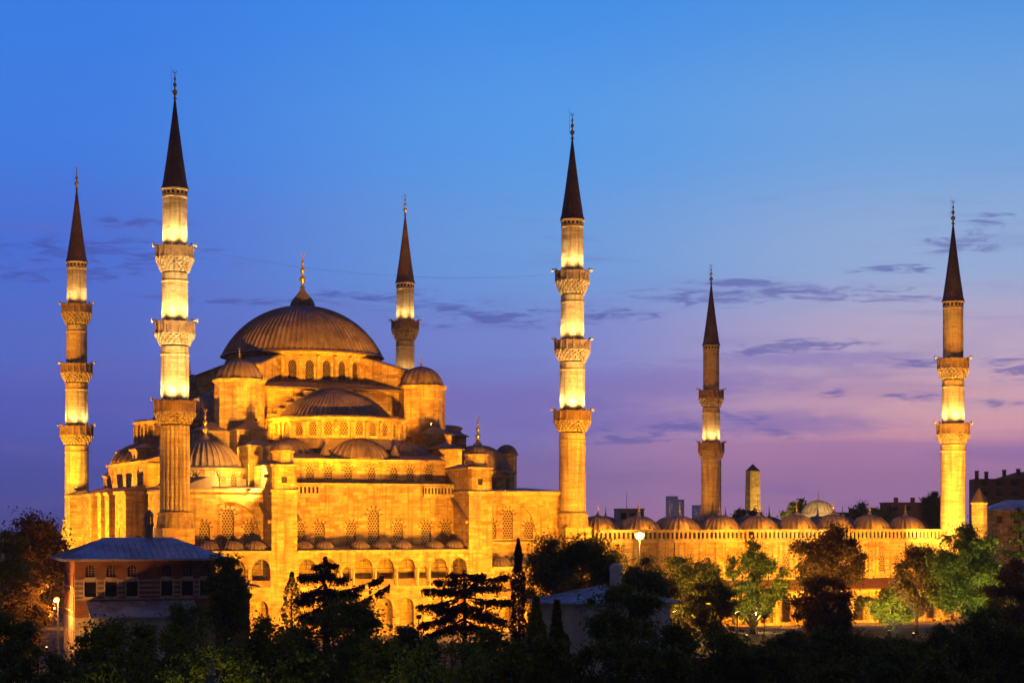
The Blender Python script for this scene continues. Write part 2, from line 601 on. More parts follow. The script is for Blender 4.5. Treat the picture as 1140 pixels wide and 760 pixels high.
    def build(self, name, mats, parent=None, uvs=True):
        me = bpy.data.meshes.new(name)
        me.from_pydata(self.v, [], self.f)
        mats = mats if isinstance(mats, (list, tuple)) else [mats]
        for m in mats:
            me.materials.append(m)
        me.polygons.foreach_set("material_index", self.m)
        me.polygons.foreach_set("use_smooth", self.s)
        if uvs:
            uvl = me.uv_layers.new(name="UVMap")
            co = np.empty(len(me.vertices) * 3); me.vertices.foreach_get("co", co); co = co.reshape(-1, 3)
            nl = len(me.loops)
            vi = np.empty(nl, int); me.loops.foreach_get("vertex_index", vi)
            nr = np.empty(len(me.polygons) * 3); me.polygons.foreach_get("normal", nr); nr = nr.reshape(-1, 3)
            lt = np.empty(len(me.polygons), int); me.polygons.foreach_get("loop_total", lt)
            ln = np.repeat(nr, lt, axis=0)
            p = co[vi]
            steep = np.abs(ln[:, 2]) < 0.75
            h = np.hypot(ln[:, 0], ln[:, 1]) + 1e-9
            tx, ty = -ln[:, 1] / h, ln[:, 0] / h
            u = np.where(steep, p[:, 0] * tx + p[:, 1] * ty, p[:, 0])
            w = np.where(steep, p[:, 2], p[:, 1])
            uv = np.stack([u, w], 1).ravel()
            uvl.data.foreach_set("uv", uv)
        me.validate()
        me.update()
        o = bpy.data.objects.new(name, me)
        COL.objects.link(o)
        if parent is not None:
            o.parent = parent
        return o


def thing(name, label, cat, loc=(0, 0, 0), rot=0.0, group=None):
    o = bpy.data.objects.new(name, None)
    o.empty_display_size = 1.0
    COL.objects.link(o)
    o.location = loc
    o.rotation_euler = (0, 0, rot)
    o["label"] = label
    o["category"] = cat
    if group:
        o["group"] = group
    return o


def tag(o, label, cat, group=None):
    o["label"] = label
    o["category"] = cat
    if group:
        o["group"] = group
    return o


def spot(name, loc, target, power, color, angle=60, blend=0.5, radius=0.15, parent=None):
    d = bpy.data.lights.new(name, "SPOT")
    d.energy = power
    d.color = color
    d.spot_size = R_(angle)
    d.spot_blend = blend
    d.shadow_soft_size = radius
    o = bpy.data.objects.new(name, d)
    COL.objects.link(o)
    o.location = loc
    o.rotation_euler = (Vector(target) - Vector(loc)).to_track_quat("-Z", "Y").to_euler()
    if parent is not None:
        o.parent = parent
    return o


def point(name, loc, power, color, radius=0.15):
    d = bpy.data.lights.new(name, "POINT")
    d.energy = power
    d.color = color
    d.shadow_soft_size = radius
    o = bpy.data.objects.new(name, d)
    COL.objects.link(o)
    o.location = loc
    return o


# mosque frame: u along the long garden front, v away from the terrace
MROT = R_(25.0)
MO = (-48.4, 248.0)


def W(u, v, z=0.0):
    c, s = math.cos(MROT), math.sin(MROT)
    return (MO[0] + u * c - v * s, MO[1] + u * s + v * c, z)


# ------------------------------------------------------------------ ground
def ground():
    m, nt, b = new_mat("ground_soil")
    tc = nd(nt, "ShaderNodeTexCoord")
    n1 = noise_(nt, tc.outputs["Object"], 0.08, 6)
    n2 = noise_(nt, tc.outputs["Object"], 1.4, 4)
    col = mixc(nt, maprange(nt, n1, 0.4, 0.6), (0.035, 0.045, 0.018, 1), (0.07, 0.06, 0.045, 1))
    col = mixc(nt, maprange(nt, n2, 0.4, 0.7, 0, 0.6), col, (0.02, 0.025, 0.012, 1))
    nt.links.new(col, b.inputs["Base Color"])
    b.inputs["Roughness"].default_value = 0.95
    mb = MB()
    S = 2990
    mb.add([(-S, -S, 0), (S, -S, 0), (S, S, 0), (-S, S, 0)], [(0, 1, 2, 3)])
    o = mb.build("ground", m)
    o["kind"] = "structure"
    # paved forecourt along the mosque wall
    pm = stone_mat("paving_stone", (0.30, 0.26, 0.20, 1), (0.22, 0.19, 0.15, 1), (0.12, 0.10, 0.08, 1), 0.9, 0.9, 0.4)
    mb = MB(MROT, MO[0], MO[1])
    mb.box(-16, 150, -22, 0, -0.3, 0.03)
    o = mb.build("pavement", pm)
    o["kind"] = "structure"


ground()

# ------------------------------------------------------------------ arches and windows


def arch_pts(w, k=1.25, n=10):
    """pointed arch from (-w,0) to (w,0)"""
    pts = []
    for i in range(n + 1):
        x = -w + 2 * w * i / n
        z = math.sqrt(max(0, (k * w) ** 2 - (abs(x) + (k - 1) * w) ** 2))
        pts.append((x, z))
    return pts


def bay(mb, P0, P1, z0, z1, ops=(), depth=0.5, mat=0, rmat=None):
    """wall strip P0->P1 (left to right from outside) with arched openings (xc, halfwidth, sill, spring, k)"""
    P0, P1 = Vector((P0[0], P0[1])), Vector((P1[0], P1[1]))
    L = (P1 - P0).length
    t = (P1 - P0) / L
    inn = Vector((-t.y, t.x))            # inward
    rmat = mat if rmat is None else rmat

    def q(x, z, d=0.0):
        p = P0 + t * x + inn * d
        return (p.x, p.y, z)
    x = 0.0
    for (xc, w, sill, spring, k) in sorted(ops):
        if xc - w > x + 1e-6:
            mb.add([q(x, z0), q(xc - w, z0), q(xc - w, z1), q(x, z1)], [(0, 1, 2, 3)], mat)
        if sill > z0 + 1e-6:
            mb.add([q(xc - w, z0), q(xc + w, z0), q(xc + w, sill), q(xc - w, sill)], [(0, 1, 2, 3)], mat)
        if k > 0:
            ap = [(xc + a, spring + b) for a, b in arch_pts(w, k)]
        else:
            ap = [(xc - w, spring), (xc + w, spring)]
        for (xa, za), (xb, zb) in zip(ap[:-1], ap[1:]):
            mb.add([q(xa, za), q(xb, zb), q(xb, z1), q(xa, z1)], [(0, 1, 2, 3)], mat)
            mb.add([q(xa, za), q(xa, za, depth), q(xb, zb, depth), q(xb, zb)], [(0, 1, 2, 3)], rmat)
        mb.add([q(xc - w, sill), q(xc - w, spring), q(xc - w, spring, depth), q(xc - w, sill, depth)], [(0, 1, 2, 3)], rmat)
        mb.add([q(xc + w, sill), q(xc + w, sill, depth), q(xc + w, spring, depth), q(xc + w, spring)], [(0, 1, 2, 3)], rmat)
        mb.add([q(xc - w, sill), q(xc - w, sill, depth), q(xc + w, sill, depth), q(xc + w, sill)], [(0, 1, 2, 3)], rmat)
        x = xc + w
    if L > x + 1e-6:
        mb.add([q(x, z0), q(L, z0), q(L, z1), q(x, z1)], [(0, 1, 2, 3)], mat)


VOUS_L = plain_mat("voussoir_light", (0.55, 0.44, 0.28, 1), 0.9)
VOUS_D = plain_mat("voussoir_dark", (0.085, 0.05, 0.03, 1), 0.9)


def window(mb, P0, P1, op, rec=0.28, vous=True, frame=0.0):
    """window panel (mat 0 grille, 1 dark voussoirs, 2 light) filling an opening of bay()"""
    P0, P1 = Vector((P0[0], P0[1])), Vector((P1[0], P1[1]))
    t = (P1 - P0).normalized()
    inn = Vector((-t.y, t.x))
    xc, w, sill, spring, k = op

    def q(x, z, d=0.0):
        p = P0 + t * x + inn * d
        return (p.x, p.y, z)
    ap = [(xc + a, spring + b) for a, b in arch_pts(w, k)] if k > 0 else [(xc - w, spring), (xc + w, spring)]
    vs = [q(xc - w, sill, rec), q(xc + w, sill, rec)] + [q(a, b, rec) for a, b in ap[::-1]]
    mb.add(vs, [tuple(range(len(vs)))], 0)
    # sill slab
    sx0, sx1 = xc - w - .12, xc + w + .12
    for za, zb in ((sill - .16, sill - .004),):
        v = [q(sx0, za, -.08), q(sx1, za, -.08), q(sx1, zb, -.08), q(sx0, zb, -.08), q(sx0, za, .1), q(sx1, za, .1), q(sx1, zb, .1), q(sx0, zb, .1)]
        mb.add(v, [(0, 1, 2, 3), (3, 2, 6, 7), (0, 4, 5, 1), (1, 5, 6, 2), (0, 3, 7, 4)], 2)
    if vous and k > 0:
        n = 11
        l = min(0.5, 0.4 * w + 0.1)
        for i in range(n):
            a = PI * (i + 0.5) / n
            dx, dz = -math.cos(a), math.sin(a)
            # start on the arch line
            xa = max(-w, min(w, dx * w))
            za = math.sqrt(max(0, (k * w) ** 2 - (abs(xa) + (k - 1) * w) ** 2))
            s = Vector((xc + xa * 1.1, spring + za * 1.1))
            e = s + Vector((dx, dz)) * l * (1.0 if i % 2 == 0 else .5)
            nn = Vector((-dz, dx)) * (w * 0.075)
            nn2 = nn * 1.5
            A, B, C, D = s + nn, s - nn, e - nn2, e + nn2
            pr = -0.03 if i % 2 == 0 else -0.015
            v = [q(A.x, A.y, pr), q(B.x, B.y, pr), q(C.x, C.y, pr), q(D.x, D.y, pr),
                 q(A.x, A.y, .05), q(B.x, B.y, .05), q(C.x, C.y, .05), q(D.x, D.y, .05)]
            mb.add(v, [(0, 1, 2, 3), (0, 4, 5, 1), (1, 5, 6, 2), (2, 6, 7, 3), (3, 7, 4, 0)], 1 if i % 2 == 0 else 2)


def make_window(parent, rot, c, P0, P1, op, mats=None, vous=True, rec=0.28, label=None):
    mb = MB(rot, *c)
    window(mb, P0, P1, op, rec, vous)
    o = mb.build("window", mats or [GRILLE, VOUS_D, VOUS_L], parent)
    if label:
        o["label"] = label
    return o


def finial(mb, x, y, z, h, mat=0, r=None):
    """gilded finial: spindle of bulbs topped by a crescent"""
    r = r or h * 0.085
    prof = [(r * 1.0, 0), (r * .45, .06), (r * .35, .12), (r * 1.0, .20), (r * 1.15, .24), (r * .9, .29), (r * .3, .33), (r * .28, .40),
            (r * .75, .46), (r * .85, .49), (r * .7, .53), (r * .24, .57), (r * .22, .63), (r * .5, .68), (r * .5, .71), (r * .18, .76), (r * .15, .84), (r * .05, .88)]
    mb.lathe(x, y, [(a, z + b * h) for a, b in prof], 8, mat)
    # crescent
    cz = z + h * .94
    rc = h * .055
    pts = []
    for i in range(9):
        a = R_(120) + R_(300) * i / 8
        pts.append((x + rc * math.cos(a), y, cz + rc * math.sin(a)))
    for i, (a, b) in enumerate(zip(pts[:-1], pts[1:])):
        w = 0.25 * rc * math.sin(PI * (i + .5) / 8) + .02
        mb.tube(a, b, w, w, 4, mat)


# ------------------------------------------------------------------ prayer hall
HALL_C = (31.0, 36.3)
mosque = thing("mosque", "great stone mosque lit amber, lead domes cascading from one large central dome", "mosque", W(0, 0), MROT)
MW = [GRILLE, VOUS_D, VOUS_L]
far_windows = MB()


def ring_cornice(mb, cx, cy, r, z, n=32, a0=0, a1=2 * PI, mat=0, h=0.42, out=0.42):
    mb.lathe(cx, cy, [(r, z - h), (r + out * .45, z - h * .75), (r + out * .5, z - h * .4), (r + out, z - h * .28), (r + out, z), (r - .6, z + .06)], n, mat, False, a0, a1)


def drum(parent, name, rot, cx, cy, R, z0, z1, n, a0, a1, win, pil=0.0, sep=True, wmats=None, label=None, vous=False, skip=()):
    """polygonal drum with one window per facet; win = (halfwidth, sill, spring, k) or None. local centre cx,cy about HALL_C"""
    mb = MB(rot, *HALL_C)
    ops = []
    for i in range(n):
        aa = a0 + (a1 - a0) * i / n
        ab = a0 + (a1 - a0) * (i + 1) / n
        # counter-clockwise gives left-to-right seen from outside
        p0 = (cx + R * math.cos(aa), cy + R * math.sin(aa))
        p1 = (cx + R * math.cos(ab), cy + R * math.sin(ab))
        L = math.hypot(p1[0] - p0[0], p1[1] - p0[1])
        if win and i not in skip:
            op = (L / 2, win[0], win[1], win[2], win[3])
            bay(mb, p0, p1, z0, z1, [op], 0.4)
            ops.append((p0, p1, op))
        else:
            bay(mb, p0, p1, z0, z1)
        if pil:
            for t in ((0.0,) if True else ()):
                a = aa
                ca, sa = math.cos(a), math.sin(a)
                w = pil
                r0, r1 = R - .3, R + pil * .9
                tx, ty = -sa, ca
                poly = [(cx + r0 * ca - tx * w / 2, cy + r0 * sa - ty * w / 2), (cx + r1 * ca - tx * w / 2, cy + r1 * sa - ty * w / 2),
                        (cx + r1 * ca + tx * w / 2, cy + r1 * sa + ty * w / 2), (cx + r0 * ca + tx * w / 2, cy + r0 * sa + ty * w / 2)]
                mb.prism(poly, z0, [z1 - .3, z1 - .75, z1 - .75, z1 - .3])
    ring_cornice(mb, cx, cy, R * math.cos((a1 - a0) / n / 2) + .12, z1, n * 2 if n < 20 else n, a0, a1)
    o = mb.build(name, [TRIM if False else STONE], parent)
    if label:
        o["label"] = label
    for p0, p1, op in ops:
        if sep:
            make_window(o, rot, HALL_C, p0, p1, op, wmats or MW, vous)
        else:
            far_windows.set(rot, *HALL_C)
            window(far_windows, p0, p1, op, .28, vous)
    return o


def build_hall():
    H = HALL_C
    # ---- solid body below the roofs (set inside the facade walls)
    mb = MB()
    mb.box(1.2, 61.5, 5.2, 70.5, 0, 21.2)
    mb.build("hall_block", STONE, mosque)
    mb = MB()
    # main low roofs, gently pitched lead
    mb.prism([(0.6, 4.6), (61.8, 4.6), (61.8, 71), (0.6, 71)], 21.22, 21.5)
    mb.prism([(6, 10), (56, 10), (56, 66), (6, 66)], 21.52, 23.4)
    mb.build("lower_roof", LEAD, mosque)

    # ---- central square with stepped great arches
    mb = MB(0, *H)
    mb.box(-14.6, 14.6, -14.6, 14.6, 21, 38.3)
    mb.build("central_block", STONE, mosque)
    for k in range(4):
        rot = -k * PI / 2
        mb = MB(rot, *H)
        # stepped arch wall standing in front of the central block
        steps = [(-12.6, 32.9), (-11.0, 33.8), (-9.5, 34.7), (-8.0, 35.7), (-6.5, 36.7), (-4.9, 37.6), (-3.0, 38.1)]
        xs = [s[0] for s in steps] + [-s[0] for s in steps[::-1]]
        zs = [s[1] for s in steps] + [s[1] for s in steps[::-1]][1:]
        for i in range(len(xs) - 1):
            mb.box(xs[i] + .001 * i, xs[i + 1], -16.2, -14.2, 30.0, zs[i])
            mb.box(xs[i] - .12, xs[i + 1] + .12, -16.45, -14.15, zs[i] + .003, zs[i] + .32, 1)
        mb.build("stepped_arch", [STONE, TRIM], mosque)
    mb = MB(0, *H)
    n = 4
    vs = [(-16.3, -16.3, 38.5), (16.3, -16.3, 38.5), (16.3, 16.3, 38.5), (-16.3, 16.3, 38.5)]
    ring = [(13.0 * math.cos(R_(225) + 2 * PI * i / 32), 13.0 * math.sin(R_(225) + 2 * PI * i / 32), 39.75) for i in range(32)]
    fs = []
    for q in range(4):
        a, b = q, (q + 1) % 4
        idx = [4 + (q * 8 + j) % 32 for j in range(9)]
        mid = idx[4]
        for j in range(8):
            c = a if j < 4 else b
            fs.append((c, idx[j + 1], idx[j]))
        fs.append((a, b, mid))
    mb.add(vs + ring, fs)
    mb.box(-16.3, 16.3, -16.3, 16.3, 38.3, 38.497)
    mb.build("square_roof", LEAD, mosque)

    # ---- main drum and dome
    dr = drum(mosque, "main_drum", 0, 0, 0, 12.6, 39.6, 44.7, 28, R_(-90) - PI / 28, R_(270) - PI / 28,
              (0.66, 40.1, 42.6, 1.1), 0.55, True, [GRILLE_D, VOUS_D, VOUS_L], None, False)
    mb = MB(0, *H)
    mb.dome(0, 0, 45.0, 13.45, 8.6, 90, .22, rows=20, base=.3)
    mb.lathe(0, 0, [(13.9, 44.72), (13.75, 44.98), (13.2, 45.05)], 64)
    dm = mb.build("main_dome", LEAD, mosque)
    mb = MB(0, *H)
    bell = [(2.0, 53.35), (1.95, 53.9), (1.65, 54.6), (1.1, 55.3), (.55, 56.0), (.3, 56.6), (.25, 57)]
    mb.lathe(0, 0, bell, 96, 0, True, rmod=lambda a, z: 1 + .07 * math.cos(a * 16))
    finial(mb, 0, 0, 56.7, 6.0, 1, .52)
    mb.build("finial", [LEAD, BRASS], dm)

    # ---- weight towers at the corners of the square
    for q, (sx, sy) in enumerate(((-1, -1), (1, -1), (1, 1), (-1, 1))):
        cx, cy = 15.5 * sx, 15.5 * sy
        mb = MB(0, *H)
        a0 = PI / 8
        mb.lathe(cx, cy, [(3.95, 21.0), (3.95, 38.7), (4.05, 38.9), (4.3, 39.1), (4.3, 39.35), (3.4, 39.5)], 8, 0, False, a0, a0 + 2 * PI)
        t = mb.build("weight_tower", [STONE], mosque)
        mb = MB(0, *H)
        mb.dome(cx, cy, 39.55, 3.75, 3.1, 20, .3, lobes=True, rows=10)
        cp = mb.build("cap", LEAD, t)
        mb = MB(0, *H)
        finial(mb, cx, cy, 42.55, 1.9, 0, .26)
        mb.build("finial", BRASS, cp)
        # flying buttresses up to the drum
        for da in (0,):
            ang = math.atan2(sy, sx) + R_(da)
            mb = MB(ang, *H)
            mb.prism([(12.4, -2.2), (19.2, -2.2), (19.2, 2.2), (12.4, 2.2)], 38.2, [44.1, 42.0, 42.0, 44.1])
            mb.prism([(12.3, -2.5), (19.5, -2.5), (19.5, 2.5), (12.3, 2.5)], [44.103, 41.95, 41.95, 44.103], [44.35, 42.2, 42.2, 44.35], 1)
            mb.build("flying_buttress", [STONE, LEAD], mosque)

    # ---- four sides: semi-dome, exedrae
    for k in range(4):
        rot = -k * PI / 2
        seen = k in (0, 1)
        by = -17.0
        # drum under the semi-dome
        d = drum(mosque, "semi_drum", rot, 0, by, 11.2, 29.9, 33.2, 15, R_(176), R_(364), (0.62, 30.35, 31.85, 1.1), 0.42, seen,
                 [GRILLE_M, VOUS_D, VOUS_L], None, False)
        mb = MB(rot, *H)
        mb.lathe(0, by, [(11.0, 21.0), (11.0, 29.88)], 32, 0, False, PI, 2 * PI)
        mb.build("semi_base", STONE, mosque)
        mb = MB(rot, *H)
        mb.dome(0, by + .6, 33.5, 9.15, 4.7, 38, .24, PI, 2 * PI, rows=14, base=.3)
        mb.lathe(0, by, [(11.55, 33.22), (11.4, 33.42), (9.0, 33.52)], 40, 0, False, R_(176), R_(364))
        mb.build("semi_dome", LEAD, mosque)
        # lead apron below the drum windows, sloping to the exedrae
        mb = MB(rot, *H)
        mb.lathe(0, by, [(11.9, 28.3), (11.3, 29.6), (11.1, 29.9)], 32, 0, False, PI, 2 * PI)
        mb.build("lead_apron", LEAD, mosque)
        # exedra wall band
        yw = -31.8 if k != 1 else -30.2
        mb = MB(rot, *H)
        xs = [-9.2, -6.3, -3.1, 0.7, 4.3, 7.0, 10.2] if k == 0 else [-9.5, -6.3, -3.1, 0.0, 3.1, 6.3, 9.5]
        P0, P1 = (-12.9, yw), (12.9, yw)
        ops = [(x + 12.9, .62, 23.3, 24.75, 1.1) for x in xs]
        if k == 1:
            ops = [o for o in ops if abs(o[0] - 12.9) > 8]
        bay(mb, P0, P1, 21.0, 26.15, ops, .45)
        mb.box(-12.9, 12.9, yw + .45, yw + .5, 21, 26.1)
        for sx in (-1, 1):
            mb.box(min(12.4 * sx, 12.9 * sx), max(12.4 * sx, 12.9 * sx), yw + .01, -20, 21, 26.1)
        mb.box(-13.2, 13.2, yw - .38, yw + .6, 26.153, 26.5, 1)
        ex = mb.build("exedra_wall", [STONE, TRIM], mosque)
        for op in ops:
            if seen:
                make_window(ex, rot, H, P0, P1, op, MW, True)
            else:
                far_windows.set(rot, *H)
                window(far_windows, P0, P1, op)
        mb = MB(rot, *H)
        mb.prism([(-13, yw + .3), (13, yw + .3), (13, -20), (-13, -20)], 26.3, [26.6, 26.6, 29.0, 29.0])
        mb.build("exedra_roof", LEAD, mosque)
        for (x, y, r, h) in ((0, -27.0, 5.3, 3.1), (-9.3, -23.2, 5.2, 3.0), (9.3, -23.2, 5.2, 3.0)):
            mb = MB(rot, *H)
            mb.dome(x, y, 26.75, r, h, 30, .2, rows=10, base=.3)
            mb.build("exedra_dome", LEAD, mosque)
        # little roofed turrets between exedrae
        for sx in (-1, 1):
            mb = MB(rot, *H)
            x, y = 5.9 * sx - (0.4 if sx > 0 else 0), -29.3
            mb.lathe(x, y, [(.95, 26.3), (.95, 27.2), (0.0, 29.0)], 6, 0, False)
            mb.build("turret_roof", LEAD, mosque)
        # stepped buttress turrets from tower to outer pier
        for sx in (-1, 1):
            mb = MB(rot, *H)
            x = 15.6 * sx
            mb.box(x - 2.3, x + 2.3, -22.6, -17.5, 21, 31.0)
            mb.hip(x - 2.3, x + 2.3, -22.6, -17.5, 31.15, 32.6, .35, 1)
            mb.box(x - 2.0, x + 2.0, -27.6, -22.6, 21, 28.4)
            mb.hip(x - 2.0, x + 2.0, -27.6, -22.62, 28.55, 29.7, .35, 1)
            mb.build("stepped_buttress", [STONE, LEAD], mosque)

    # ---- corner domes
    for q, (sx, sy) in enumerate(((-1, -1), (1, -1), (1, 1), (-1, 1))):
        cx, cy = 22.8 * sx, 22.2 * sy
        seen = q in (0, 1)
        d = drum(mosque, "corner_drum", 0, cx, cy, 6.15, 21.3, 25.0, 12, R_(-90) - PI / 12, R_(270) - PI / 12, (0.62, 22.05, 23.5, 1.1), 0,
                 seen, MW, None, True)
        mb = MB(0, *H)
        mb.dome(cx, cy, 25.3, 5.45, 4.2, 36, .2, rows=12, base=.3)
        mb.lathe(cx, cy, [(6.45, 25.02), (6.2, 25.25), (5.2, 25.32)], 40)
        dm = mb.build("corner_dome", LEAD, mosque)
        mb = MB(0, *H)
        mb.lathe(cx, cy, [(.8, 29.4), (.7, 29.7), (.35, 30.1), (.3, 30.4)], 12, 0)
        finial(mb, cx, cy, 30.0, 4.3, 0, .42)
        mb.build("finial", BRASS, dm)
    # round stair turret behind the right corner dome
    mb = MB()
    cx, cy = 64.5, 26
    mb.lathe(cx, cy, [(1.75, 0), (1.75, 28.2), (2.05, 28.4), (2.05, 28.6), (1.6, 28.7)], 16, 0, False)
    t = mb.build("stair_turret", STONE, mosque)
    mb = MB()
    mb.dome(cx, cy, 28.75, 1.95, 1.5, 16, .12, lobes=True, rows=8)
    mb.build("cap", LEAD, t)

    # ---- garden front: buttress piers with roof pavilions
    for sx in (-1, 1):
        xc = 31.0 + 15.7 * sx
        if sx > 0:
            xc = 46.25
        else:
            xc = 15.1
        mb = MB()
        x0, x1 = xc - 1.93, xc + 1.93
        mb.box(x0, x1, -4.0, 5.0, 0, 21.25)
        mb.box(x0 - .25, x1 + .25, -4.25, 5.0, 21.253, 21.6, 1)
        mb.box(x0 - .12, x1 + .12, -4.12, .3, 7.0, 7.25, 1)
        pr = mb.build("pier", [STONE, TRIM], mosque)
        mb = MB()
        P0, P1 = (x0 + .05, -3.9), (x1 - .05, -3.9)
        op = (1.88, .42, 22.55, 23.5, 0)
        bay(mb, P0, P1, 21.6, 25.0, [op], .4)
        mb.box(x0 + .05, x1 - .05, -3.45, 5.0, 21.6, 25.0)
        mb.box(x0 + .05, x0 + .5, -3.9, -3.44, 21.6, 25.0)
        mb.box(x1 - .5, x1 - .05, -3.9, -3.44, 21.6, 25.0)
        mb.box(x0 - .2, x1 + .2, -4.15, 5.2, 25.003, 25.25, 1)
        rp = mb.build("roof_pavilion", [STONE, TRIM], mosque)
        mb = MB()
        window(mb, P0, P1, op, .25, False)
        mb.build("window", [DARK, VOUS_D, VOUS_L], rp)
        mb = MB()
        mb.hip(x0, x1, -3.9, 5.0, 25.3, 26.0, .2)
        mb.build("roof", LEAD, rp)
        mb = MB()
        cx, cy = xc + .3, -1.6
        mb.lathe(cx, cy, [(1.72, 25.3), (1.72, 27.0), (1.95, 27.15), (1.95, 27.35), (1.5, 27.4)], 8, 0, False, PI / 8, PI / 8 + 2 * PI)
        tt = mb.build("turret", STONE, mosque)
        mb = MB()
        mb.dome(cx, cy, 27.4, 1.72, 1.35, 16, .16, lobes=True, rows=8)
        mb.build("cap", LEAD, tt)
        # inclined rain channel on the flank
        mb = MB()
        for xx in ((x0 - .35,) if sx > 0 else (x0 - .35, x1 + .35)):
            mb.obox((xx, -0.9, 18.8), (0, 1, .62), (0, 0, 1), 7.2, .5, .45)
        mb.build("rain_channel", RAIL, mosque)

    # ---- front walls
    mb = MB()
    P0, P1 = (17.03, 2.0), (44.3, 2.0)
    cw = [(u - 17.03, .82, 13.2, 16.0, 1.15) for u in (19.3, 22.5, 27.5, 35.1, 39.7, 43.0)] + [(31.1 - 17.03, .92, 13.2, 17.85, 1.15)]
    bay(mb, P0, P1, 12.0, 22.45, cw, .45)
    bay(mb, P0, P1, 0, 12.0)
    mb.box(17.03, 44.3, 2.45, 3.2, 12, 22.4)
    mb.box(17.03, 44.3, 1.7, 5.0, 22.453, 22.75, 1)
    fw = mb.build("front_wall", [STONE, TRIM], mosque)
    for op in cw:
        make_window(fw, 0, (0, 0), P0, P1, op, MW, True)
    # left bay
    for nm, ua, ub, wins in (("left_bay", 2.2, 13.17, [(4.5, .8, 13.0, 16.0, 1.15), (8.0, .9, 13.0, 17.85, 1.15), (11.2, .8, 13.0, 16.0, 1.15)]),
                             ("right_bay", 48.2, 62.0, [(53.0, .88, 14.3, 17.9, 1.15), (56.6, .78, 14.3, 16.2, 1.15), (50.2, .78, 14.3, 16.2, 1.15)])):
        mb = MB()
        cxu = wins[1][0] if ua < 20 else 53.0
        hw = 4.75 if ua < 20 else 4.9
        # outer skin with one large pointed recess, inner skin with the windows
        P0, P1 = (ua, .3), (ub, .3)
        big = (cxu - ua, hw, 12.4 if ua < 20 else 13.9, 15.0, 1.02)
        bay(mb, P0, P1, 12.0, 21.25, [big], .35)
        bay(mb, P0, P1, 0, 12.0)
        Q0, Q1 = (ua, .65), (ub, .65)
        ops = [(u - ua, w, s, p, k) for (u, w, s, p, k) in wins]
        bay(mb, Q0, Q1, 12.0, 21.2, ops, .4)
        mb.box(ua, ub, 1.05, 5.3, 0, 21.2)
        mb.box(ua - .2, ub + .2, -.05, 5.4, 21.253, 21.6, 1)
        if ua > 20:
            mb.box(ua, ub, .0, .29, 13.5, 13.85, 1)
        o = mb.build("bay_wall", [STONE, TRIM], mosque)
        for op in ops:
            make_window(o, 0, (0, 0), Q0, Q1, op, MW, True)
        mb = MB()
        mb.prism([(ua - .3, -.1), (ub + .3, -.1), (ub + .3, 13), (ua - .3, 13)], 21.603, [21.8, 21.8, 22.5, 22.5])
        mb.build("bay_roof", LEAD, mosque)
    # front balustrades
    for (ua, ub, n) in ((17.2, 22.3, 8), (39.2, 44.2, 9)):
        mb = MB()
        P0, P1 = (ua, 1.55), (ub, 1.55)
        L = ub - ua
        ops = [(L * (i + .5) / n, L / n * .27, 21.2, 22.15, 0) for i in range(n)]
        bay(mb, P0, P1, 20.85, 22.42, ops, .2)
        mb.box(ua, ub, 1.75, 1.79, 20.85, 21.15)
        mb.box(ua, ub, 1.76, 1.985, 20.6, 20.84)
        mb.box(ua, ub, 1.86, 1.93, 20.85, 22.4, 1)  # dark sheet behind the slots stands in for their shade
        mb.build("balustrade", [TRIM, DARK], mosque)

    # ---- two-storey gallery between the piers
    def gallery(u0, u1, arches, zc, dome_r, lower=True, spr=10.0, sill=7.5, domes=None, wide_k=1.12):
        mb = MB()
        P0, P1 = (u0, -4.0 + .03), (u1, -4.0 + .03)
        ops = []
        for (c, w) in arches:
            sp = spr if w > .8 else spr - .35
            ops.append((c - u0, w, sill, sp, wide_k))
        bay(mb, P0, P1, sill - .5, zc, ops, .7)
        lo = []
        for (c, w) in arches:
            if w > .8:
                lo.append((c - u0, w * .80, .6, 4.3, 1.12))
        bay(mb, P0, P1, 0, sill - .5, lo, .7)
        mb.box(u0, u1, -3.26, .1, sill - .5, sill - .05)           # floor
        mb.box(u0, u1, -3.26, .1, zc - .35, zc - .02)              # vault
        mb.box(u0, u1, -4.3, .1, zc + .002, zc + .28, 1)            # cornice
        mb.box(u0, u1, -4.1, -3.98, sill - .45, sill - .2, 1)      # string course
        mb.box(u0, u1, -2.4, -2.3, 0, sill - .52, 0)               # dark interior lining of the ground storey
        g = mb.build("gallery", [STONE, TRIM, DARK], mosque)
        # marble columns, parapets and tie bars
        for (c, w) in arches:
            mb = MB()
            mb.box(c - w, c + w, -3.75, -3.55, sill, sill + .95)
            mb.build("parapet", RAIL, g)
            mb = MB()
            mb.tube((c - w, -3.6, spr), (c + w, -3.6, spr), .05, .05, 4)
            if w > .8:
                mb.tube((c, -3.6, spr), (c, -3.6, spr + w * 1.05), .05, .05, 4)
                mb.tube((c - w * .8, -3.6, spr + w * .55), (c + w * .8, -3.6, spr + w * .55), .04, .04, 4)
            mb.build("tie_bar", BLACK, g)
        edges = sorted([c - w for c, w in arches] + [c + w for c, w in arches])
        for a, b in zip(edges[1:-1:2], edges[2::2]):
            x = (a + b) / 2
            mb = MB()
            mb.lathe(x, -4.12, [(.24, sill - .2), (.18, sill + .1), (.17, spr - .5), (.27, spr - .1), (.27, spr)], 10)
            mb.build("column", TRIM, g)
        for c in (domes or [c for c, w in arches if w > .8]):
            mb = MB()
            mb.dome(c, -2.0, zc + .3, dome_r, dome_r * .82, 20, .07, rows=9, base=.1)
            mb.build("dome", LEAD, g)
        mb = MB()
        mb.prism([(u0, -4.35), (u1, -4.35), (u1, 1.95), (u0, 1.95)], zc + .283, [zc + .32, zc + .32, zc + .9, zc + .9])
        mb.build("roof", LEAD, g)
        return g
